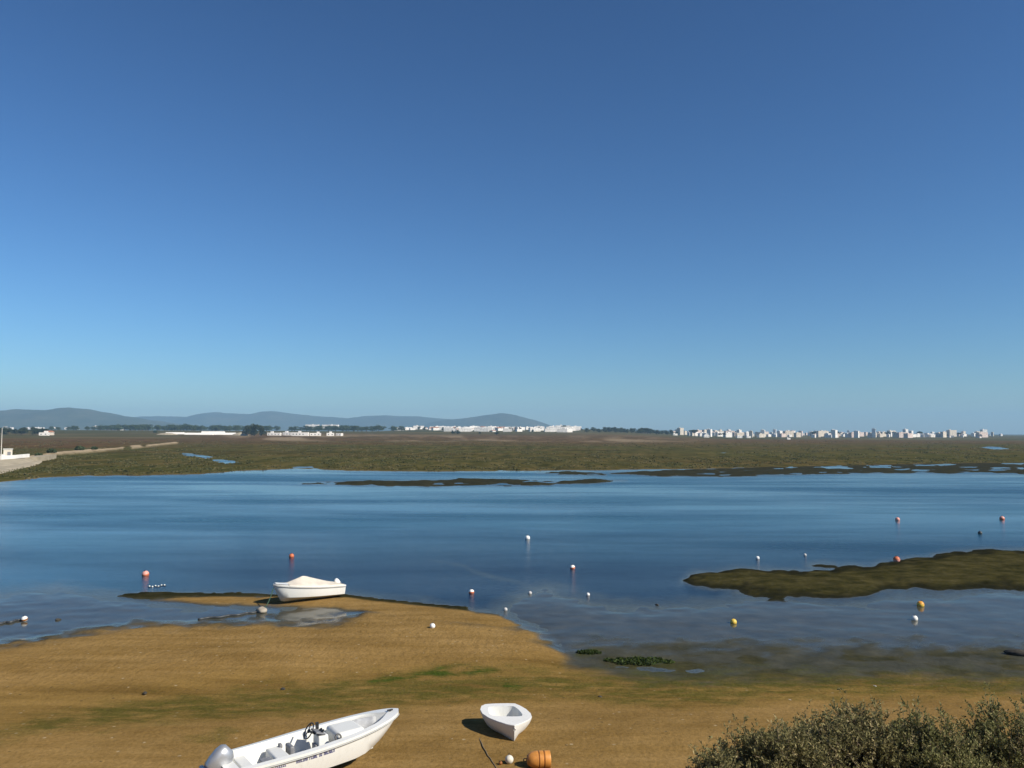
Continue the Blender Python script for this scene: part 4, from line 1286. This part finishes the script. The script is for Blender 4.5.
    for k in range(6):
        q.add([side(t, .6), side(t + .003, .6), side(t + .003, .38), side(t, .38)], [[0, 1, 2, 3]]); q.add([side(t, .6), side(t + .007, .6), side(t + .007, .53), side(t, .53)], [[0, 1, 2, 3]]); t += .0092
    q.build('hull_lettering', M['blue'], r, False)
    o = outboard(r, -0.24, 0.36, 0.98, 0.85, M['silver'], M['navy'], M['silver'])
    # folded ladder on the transom
    q = MB()
    for yy in (0.40, 0.62): q.tube([(0.02, yy, 0.72), (-0.10, yy, 0.74), (-0.13, yy, 0.30)], 0.014, 6)
    for zz in (0.42, 0.58): q.tube([(-0.12, 0.40, zz), (-0.12, 0.62, zz)], 0.012, 6)
    q.build('ladder', M['steel'], r, True)
    return r


motorboat()


def covered_boat():
    bow = G(272.5, 587.8, 0.95)[:2]; st = np.array([-9.34, 44.15])
    d_ = bow - st; L = np.hypot(*d_); yaw = math.atan2(d_[1], d_[0])
    z0 = height(*(st * .5 + bow * .5)) - 0.02
    r = empty('covered_boat', (st[0], st[1], z0), yaw, 'white boat under a peaked cream cover lying at the water edge', 'boat')
    r.rotation_euler = (math.radians(2), math.radians(-2.2), yaw)
    B = 0.74
    bgw, zg, zk = build_hull(r, L, B, 0.66, 0.92, 0.10, 0.25, M['gel'], M['liner'], M['rail'], 0.06, 0.90, 0.87, 1.1, M['gel'])
    nt_, ns = 40, 25
    V = []
    for i in range(nt_ + 1):
        t = 0.03 + 0.80 * i / nt_
        pk = np.interp(t, [0.03, 0.20, 0.54, 0.58, 0.83], [0.03, 0.13, 0.42, 0.42, 0.02])
        for j in range(ns):
            s_ = -1 + 2 * j / (ns - 1)
            w_ = (bgw(t) + 0.035) * s_
            zz = zg(t) + 0.05 + pk * (1 - abs(s_)) ** 1.1 - 0.10 * sstep(0.93, 1.0, abs(s_)) - 0.035 * math.sin(t * 34) * (1 - abs(s_)) * abs(s_) * 2
            V.append((t * L, w_, zz))
    id_ = np.arange((nt_ + 1) * ns).reshape(nt_ + 1, ns)
    c = mesh_np('cover', np.array(V), np.stack([id_[:-1, :-1], id_[1:, :-1], id_[1:, 1:], id_[:-1, 1:]], -1).reshape(-1, 4), [M['tarp']], 60, None, r)
    sol = c.modifiers.new('thickness', 'SOLIDIFY'); sol.thickness = 0.012
    q = MB()
    vs = [(t * L, s_ * bgw(t) * 0.86, zg(t) + 0.045 + 0.05 * (1 - abs(s_))) for t in np.linspace(.80, .975, 8) for s_ in (-1, -.5, 0, .5, 1)]
    q.add(vs, [[i * 5 + j, (i + 1) * 5 + j, (i + 1) * 5 + j + 1, i * 5 + j + 1] for i in range(7) for j in range(4)]); q.build('foredeck', M['gel'], r, 40)
    outboard(r, 0.06, 0.56, 0.50, 0.85, M['liner'], M['grey'], M['grey'], 0.0)
    q = MB(); q.ring((L * .985, 0, zg(.985) - 0.12), 0.03, 0.008, Matrix.Rotation(math.pi / 2, 4, 'X')); q.build('bow_eye', M['steel'], r, True)
    return r, bow, L


cb, cbow, cL = covered_boat()


def dinghy():
    zt, zb = 0.80, None
    cx, cy = G(504, 713, 0.8)[:2]
    zg_ = height(cx, cy)
    hgt = 0.45
    zt = zg_ + hgt
    out = [(514.5, 726.0), (507, 724.8), (498, 722.0), (489, 718.4), (482.6, 714.2), (480.4, 710.2), (481.6, 706.6), (485.5, 704.9), (492, 704.4), (500, 704.1), (508, 704.0), (514.8, 704.2), (520, 706.3), (526, 709.8), (530.5, 714.0), (531.5, 717.2), (529, 720.2), (522, 723.4)]
    cav = [(513.5, 717.2), (506, 717.1), (498, 716.9), (492, 716.0), (489.2, 714.0), (488.4, 711.5), (488.4, 708.6), (489.5, 707.2), (495, 706.9), (502, 706.8), (508, 706.7), (512.5, 706.8), (515.0, 707.6), (518.5, 710.2), (521.0, 713.0), (522.4, 715.2), (522.2, 716.6), (518, 717.2)]
    O = np.array([G(a, b_, zt) for a, b_ in out]); I = np.array([G(a, b_, zt) for a, b_ in cav])
    c0 = O[:, :2].mean(0)
    stem = O[0, :2]
    r = empty('dinghy', (c0[0], c0[1], zg_), 0, 'small white rowing dinghy casting a dark shadow on the sand beside the orange barrel', 'dinghy')
    O[:, :2] -= c0; I[:, :2] -= c0; O[:, 2] = hgt; I[:, 2] = hgt + 0.01
    n = len(O)
    stem = O[0, :2].copy()
    rings = []
    for k, (f_, sc) in enumerate(((1.0, 1.012), (0.90, 1.0), (0.62, 0.93), (0.30, 0.80), (0.06, 0.64), (-0.02, 0.52))):
        ring = []
        for i in range(n):
            p_ = O[i, :2]
            # stations shrink towards the keel line, the stem keeps its place
            w_ = sc + (1 - sc) * max(0, 1 - np.hypot(*(p_ - stem)) / 0.45) ** 1.5 * 0.92
            q_ = p_ * w_
            rise = 0.0
            ring.append((q_[0], q_[1], hgt * f_ + rise))
        rings.append(ring)
    vs = [p_ for R2 in rings for p_ in R2]
    fs = [[a * n + i, a * n + (i + 1) % n, (a + 1) * n + (i + 1) % n, (a + 1) * n + i] for a in range(len(rings) - 1) for i in range(n)]
    fs.append([(len(rings) - 1) * n + i for i in range(n)])
    m_ = MB(); m_.add(vs, fs); hull = m_.build('hull', M['dinghy'], r, 50)
    # broad gunwale and foredeck
    gv = [(a * 1.012, b_ * 1.012, c + 0.002) for a, b_, c in O] + [(a * 1.006, b_ * 1.006, c + 0.022) for a, b_, c in O] + [tuple(p_ + np.array([0, 0, 0.012])) for p_ in I]
    m_ = MB(); m_.add(gv, [[a * n + i, a * n + (i + 1) % n, (a + 1) * n + (i + 1) % n, (a + 1) * n + i] for a in range(2) for i in range(n)]); m_.build('gunwale', M['dinghy'], r, 40)
    ci = I[:, :2].mean(0)
    lo = [(ci[0] + (a - ci[0]) * .90, ci[1] + (b_ - ci[1]) * .90, 0.10) for a, b_, c in I]
    m_ = MB(); m_.add([tuple(p_ + np.array([0, 0, 0.011])) for p_ in I] + lo, [[i, (i + 1) % n, n + (i + 1) % n, n + i] for i in range(n)] + [[n + i for i in range(n)]]); m_.build('liner', M['liner'], r, 40)
    m_ = MB(); a = O[3]; b_ = O[13]
    q1, q2 = I[6], I[14]
    md = (q1 + q2) / 2; dv = q2 - q1; L_ = np.hypot(dv[0], dv[1])
    m_.ring((stem[0] * .985, stem[1] * .985 - 0.01, hgt - 0.10), 0.03, 0.008, Matrix.Rotation(math.pi / 2, 4, 'X')); m_.build('bow_eye', M['steel'], r, True)
    return r, (c0, stem + c0, zg_)


dg, (dc, dstem, dz) = dinghy()


# ------------------------------------------------------------------ floats, buoys, ropes
def barrel():
    L = 0.62; R0 = 0.21
    c = G(539.5, 757.5, 0.60)
    z = height(c[0], c[1])
    r = empty('barrel_float', (c[0], c[1], z + R0 - 0.02), 0.10, 'orange ribbed barrel float lying on the sand', 'float')
    Mx = Matrix.Rotation(math.pi / 2, 4, 'Y')
    k_ = 0.84
    q = MB(); q.lathe([(a * k_, b_ * k_) for a, b_ in [(0.05, -0.40), (0.12, -0.385), (0.17, -0.34), (0.215, -0.26), (0.24, -0.16), (0.25, -0.09), (0.25, -0.06), (0.232, -0.045), (0.232, -0.025), (0.25, -0.01), (0.25, 0.10), (0.232, 0.115), (0.232, 0.14), (0.25, 0.155), (0.25, 0.30), (0.243, 0.325), (0.20, 0.335), (0.19, 0.32)]], 28, Mx)
    q.build('float_body', M['barrel'], r, 40)
    q = MB()
    for x_ in (-0.035, 0.128): q.ring((x_ * k_, 0, 0), 0.236 * k_, 0.007, Mx, 28, 6)
    q.build('band', M['bandm'], r, True)
    q = MB(); q.ring((-0.375, 0, 0), 0.042, 0.012, Matrix.Rotation(math.pi / 2, 4, 'X')); q.build('ring', M['black'], r, True)
    return c, z


bc, bz = barrel()


def buoy(px, py, dia, mat_, label, group=None, name='mooring_buoy', belt=None, z=None, sink=0.30, cat='buoy'):
    p_ = G(px, py, dia * (0.5 - sink) + (0 if z is None else z))
    zz = max(0.0, height(p_[0], p_[1])) if z is None else z
    p_ = G(px, py, zz + dia * (0.5 - sink))
    r = empty(name, (p_[0], p_[1], zz + dia * (0.5 - sink)), random.uniform(0, 6), label, cat, group)
    r.rotation_euler = (random.uniform(-.3, .3), random.uniform(-.3, .3), random.uniform(0, 6))
    q = MB(); k = 9
    q.lathe([(max(0.02, dia / 2 * math.cos(a)) * (1 if a < 0.9 else 0.97), dia / 2 * math.sin(a)) for a in np.linspace(-1.53, 1.53, 15)], 20)
    q.build('float_body', mat_, r, 40)
    if belt:
        q = MB(); q.lathe([(dia / 2 * 0.93, -dia * .20), (dia / 2 * 1.012, -dia * 0.08), (dia / 2 * 1.012, dia * 0.02), (dia / 2 * .97, dia * .12)], 20); q.build('belt', belt, r, 40)
    q = MB(); q.ring((0, 0, dia * 0.56), dia * 0.10, dia * 0.028, Matrix.Rotation(math.pi / 2, 4, 'X'), 14, 6); q.lathe([(dia * .1, dia * .44), (dia * .08, dia * .5)], 12); q.build('ring', M['black'], r, True)
    return r


MOOR = 'mooring buoys on the lagoon'
buoy(145.5, 574, 0.42, M['pink'], 'largest faded orange buoy on the water left of the covered boat', MOOR, belt=M['orange'])
buoy(291.5, 556, 0.36, M['orange'], 'red orange buoy on the water beyond the covered boat', MOOR)
buoy(527.5, 538, 0.42, M['white'], 'white buoy alone in the middle of the lagoon', MOOR)
buoy(572.5, 567.5, 0.34, M['white'], 'white buoy with an orange belt right of the lagoon middle', MOOR, belt=M['orange'])
buoy(471.5, 592, 0.30, M['white'], 'white and red buoy close to the sand spit edge', MOOR, belt=M['orange'])
buoy(733.5, 622, 0.30, M['yellow'], 'yellow buoy on the grey mud flat', MOOR)
buoy(920.5, 604.5, 0.36, M['amber'], 'amber buoy in the shallows below the weed island', MOOR, belt=M['yellow'])
buoy(896.5, 559.5, 0.46, M['orange'], 'red orange buoy against the far edge of the weed island', MOOR, belt=M['pink'], sink=0.2)
buoy(757.5, 558, 0.28, M['white'], 'small white buoy beyond the tip of the weed island', MOOR)
buoy(805, 555, 0.22, M['greyw'], 'faint grey buoy beyond the weed island inlet', MOOR)
buoy(897.5, 519.5, 0.46, M['pink'], 'pale orange buoy far out on the right of the lagoon', MOOR)
buoy(1002, 518.5, 0.50, M['pink'], 'pink buoy farthest right on the lagoon', MOOR, belt=M['orange'])
buoy(980, 533, 0.36, M['dkgrey'], 'dark grey buoy at the right of the lagoon', MOOR)
FL = 'small net floats'
buoy(432.5, 626, 0.24, M['white'], 'small pale float lying on top of the sand spit', FL, 'net_float', sink=0.05, cat='float')
buoy(530, 593, 0.20, M['greyw'], 'left small pale float off the sand spit', FL, 'net_float', cat='float')
buoy(588, 594.5, 0.20, M['white'], 'right small pale float off the sand spit', FL, 'net_float', cat='float')
buoy(505.5, 609.5, 0.20, M['greyw'], 'small grey float nearest the sand spit edge', FL, 'net_float', cat='float')
buoy(24.5, 619, 0.28, M['white'], 'white float in the far left shallows at the end of a rope', FL, 'net_float', belt=M['bandm'], sink=0.1, cat='float')
buoy(509.3, 759.5, 0.22, M['shell'], 'small white ball float on the sand beside the orange barrel', FL, 'net_float', sink=0.02, cat='float')
buoy(914.5, 618.5, 0.30, M['white'], 'white float on the mud below the amber buoy', FL, 'net_float', sink=0.25, cat='float')
buoy(500.5, 763, 0.10, M['bandm'], 'tiny brown ball standing in for the shadow left of the white ball float', FL, 'net_float', sink=0.02, cat='float')  # brown ball laid in place of the white ball's cast shadow
for i, (px, py) in enumerate(((149.5, 586.2), (152.5, 586.6), (155.5, 585.9), (158.5, 586.2), (161.5, 585.2), (164.5, 585.0))):
    buoy(px, py, 0.09, M['white'], 'tiny white float of the row below the largest buoy', 'row of tiny white floats', 'net_float', cat='float')

# anchor block with weed beside the covered boat
ap = G(262, 610.5, 0.10); az = max(0, height(ap[0], ap[1]))


def pebble(name, p_, size, mat_, label, cat, seed, group=None):
    n, k = 12, 8
    vs = []
    r = np.random.default_rng(seed); ph = r.random(3) * 6
    for i in range(k + 1):
        el = -math.pi / 2 + math.pi * i / k
        for j in range(n):
            a = 2 * math.pi * j / n
            s_ = 1 + 0.22 * math.sin(2 * a + ph[0]) + 0.15 * math.sin(3 * el + ph[1]) * math.cos(3 * a + ph[2])
            vs.append((size[0] / 2 * s_ * math.cos(el) * math.cos(a), size[1] / 2 * s_ * math.cos(el) * math.sin(a), size[2] / 2 * math.sin(el) * (1 + .15 * math.cos(a + ph[1])) + size[2] * .3))
    m_ = MB(); m_.add(vs, [[i * n + j, i * n + (j + 1) % n, (i + 1) * n + (j + 1) % n, (i + 1) * n + j] for i in range(k) for j in range(n)])
    o = m_.build(name, mat_, None, 60)
    o.location = p_; o.rotation_euler = (0, 0, float(r.random() * 3))
    return tag(o, label, cat, group)


pebble('mooring_block', (ap[0], ap[1], az - 0.02), (0.62, 0.5, 0.34), M['stone'], 'rough brown mooring block in the wet sand at the covered boat bow', 'mooring block', 5)


def ground_rope(name, pts, r_, mat_, label, z_off=0.0, cat='rope'):
    P_ = []
    for i in range(len(pts) - 1):
        for k in range(10):
            a = np.array(pts[i]) * (1 - k / 10) + np.array(pts[i + 1]) * (k / 10)
            P_.append(a)
    P_.append(np.array(pts[-1]))
    W_ = []
    for i, a in enumerate(P_):
        g = G(a[0], a[1] + 0.5 * math.sin(i * .7), 0); z = max(0.0, height(g[0], g[1])); g = G(a[0], a[1] + 0.35 * math.sin(i * .7), z)
        W_.append((g[0], g[1], z + r_ * 0.6 + z_off))
    q = MB(); q.tube(W_, r_, 6)
    return tag(q.build(name, mat_, None, True), label, cat)


ground_rope('mooring_rope', [(258, 612.2), (240, 615), (220, 617.5), (198, 619.6)], 0.055, M['dkgrey'], 'dark weedy rope running left from the mooring block')
ground_rope('mooring_rope', [(22, 619.8), (12, 622.4), (0, 624), (-14, 625)], 0.06, M['dkgrey'], 'dark rope trailing left from the far left float')
ground_rope('mooring_rope', [(479, 738), (483, 747), (488, 756), (493, 763), (500, 775)], 0.02, M['rope'], 'brown rope on the sand running from under the dinghy to the bottom edge')
ground_rope('float_line', [(148, 586.9), (157, 586.8), (166, 585.6)], 0.02, M['dkgrey'], 'thin line joining the tiny white floats', 0.0, 'line')
bp_ = cb.matrix_world if False else None
mw = Matrix.Translation(cb.location) @ cb.rotation_euler.to_matrix().to_4x4()
e0 = mw @ Vector((cL * .99, 0, 0.72)); e1 = Vector((ap[0], ap[1], az + 0.12))
pts = [e0.lerp(e1, k / 12) - Vector((0, 0, 0.22 * math.sin(math.pi * k / 12))) for k in range(13)]
q = MB(); q.tube(pts, 0.025, 6)
tag(q.build('bow_rope', M['greenrope'], None, True), 'green rope sagging from the covered boat bow to the mooring block', 'rope')

ST = (((600, 697), (0.16, 0.12, 0.08), 'pebble', 'dark stone on the sand right of the dinghy'), ((1020, 655), (1.1, 0.5, 0.30), 'pebble', 'dark rock on the mud at the right edge'), ((248, 714), (0.14, 0.1, 0.07), 'shell', 'pale shell on the wet sand above the motorboat'),
      ((240, 716), (0.12, 0.1, 0.06), 'pebble', 'dark stone beside the pale shell above the motorboat'), ((115, 733), (0.16, 0.1, 0.06), 'shell', 'pale shell on the sand at the lower left'), ((145, 693), (0.22, 0.14, 0.08), 'pebble', 'dark stone on the sand at the left below the ripples'),
      ((283, 689), (0.22, 0.14, 0.08), 'pebble', 'dark stone on the sand above the motorboat bow'), ((600, 731), (0.16, 0.12, 0.07), 'pebble', 'dark stone on the sand right of and below the dinghy'), ((790, 700), (0.16, 0.07, 0.05), 'shell', 'pale driftwood chip on the sand above the shrubs'),
      ((875, 686), (0.16, 0.08, 0.05), 'shell', 'pale shell on the green sand above the largest shrub'), ((58, 620), (0.3, 0.22, 0.12), 'pebble', 'dark stone in the left shallows right of the white float'), ((560, 724), (0.12, 0.1, 0.06), 'pebble', 'small dark stone close to the right of the dinghy'),
      ((589, 653), (0.9, 0.5, 0.34), 'weedclump', 'clump of dark green weed at the tip of the sand spit'), ((639, 661.5), (2.6, 1.2, 0.26), 'weedclump', 'long mound of bright green weed at the mud edge'), ((657, 605), (0.3, 0.2, 0.1), 'pebble', 'dark stone at the blue edge of the mud flat'))
M['weedleaf'] = leafmat('weed_leaf', (0.016, 0.026, 0.006), (0.035, 0.055, 0.012), (0.075, 0.11, 0.02))
M['weedclump'] = plain('weed_clump', (0.035, 0.055, 0.014), 0.8, 0.6, 7, 0.2, 0, 1.0)
for i, ((px, py), sz, mk, l) in enumerate(ST):
    g = G(px, py, 0); z = max(0, height(g[0], g[1])); g = G(px, py, z)
    if mk == 'weedclump':
        V, Fq, tt = leaf_cloud([(sz[0] * a_ / 2, sz[1] * b2 / 2, 0.02, sz[1] * 0.42 * c_, 0.55 * sz[2] / sz[1]) for a_, b2, c_ in ((0, 0, 1), (.5, .2, .7), (-.5, -.1, .8), (.85, -.2, .45), (-.9, .2, .4), (.2, -.4, .6))], 1500, 0.05, i)
        w_ = mesh_np('weed_clump', V, Fq, [M['weedleaf']], False)
        a_ = w_.data.attributes.new('tint', 'FLOAT', 'POINT'); a_.data.foreach_set('value', tt.astype(np.float32))
        w_.location = (g[0], g[1], z); tag(w_, l, 'weed')
        continue
    pebble({'pebble': 'stone', 'shell': 'shell', 'weedclump': 'weed_clump'}[mk], (g[0], g[1], z - 0.02), sz, M[mk], l, {'pebble': 'stone', 'shell': 'shell', 'weedclump': 'weed'}[mk], 40 + i)
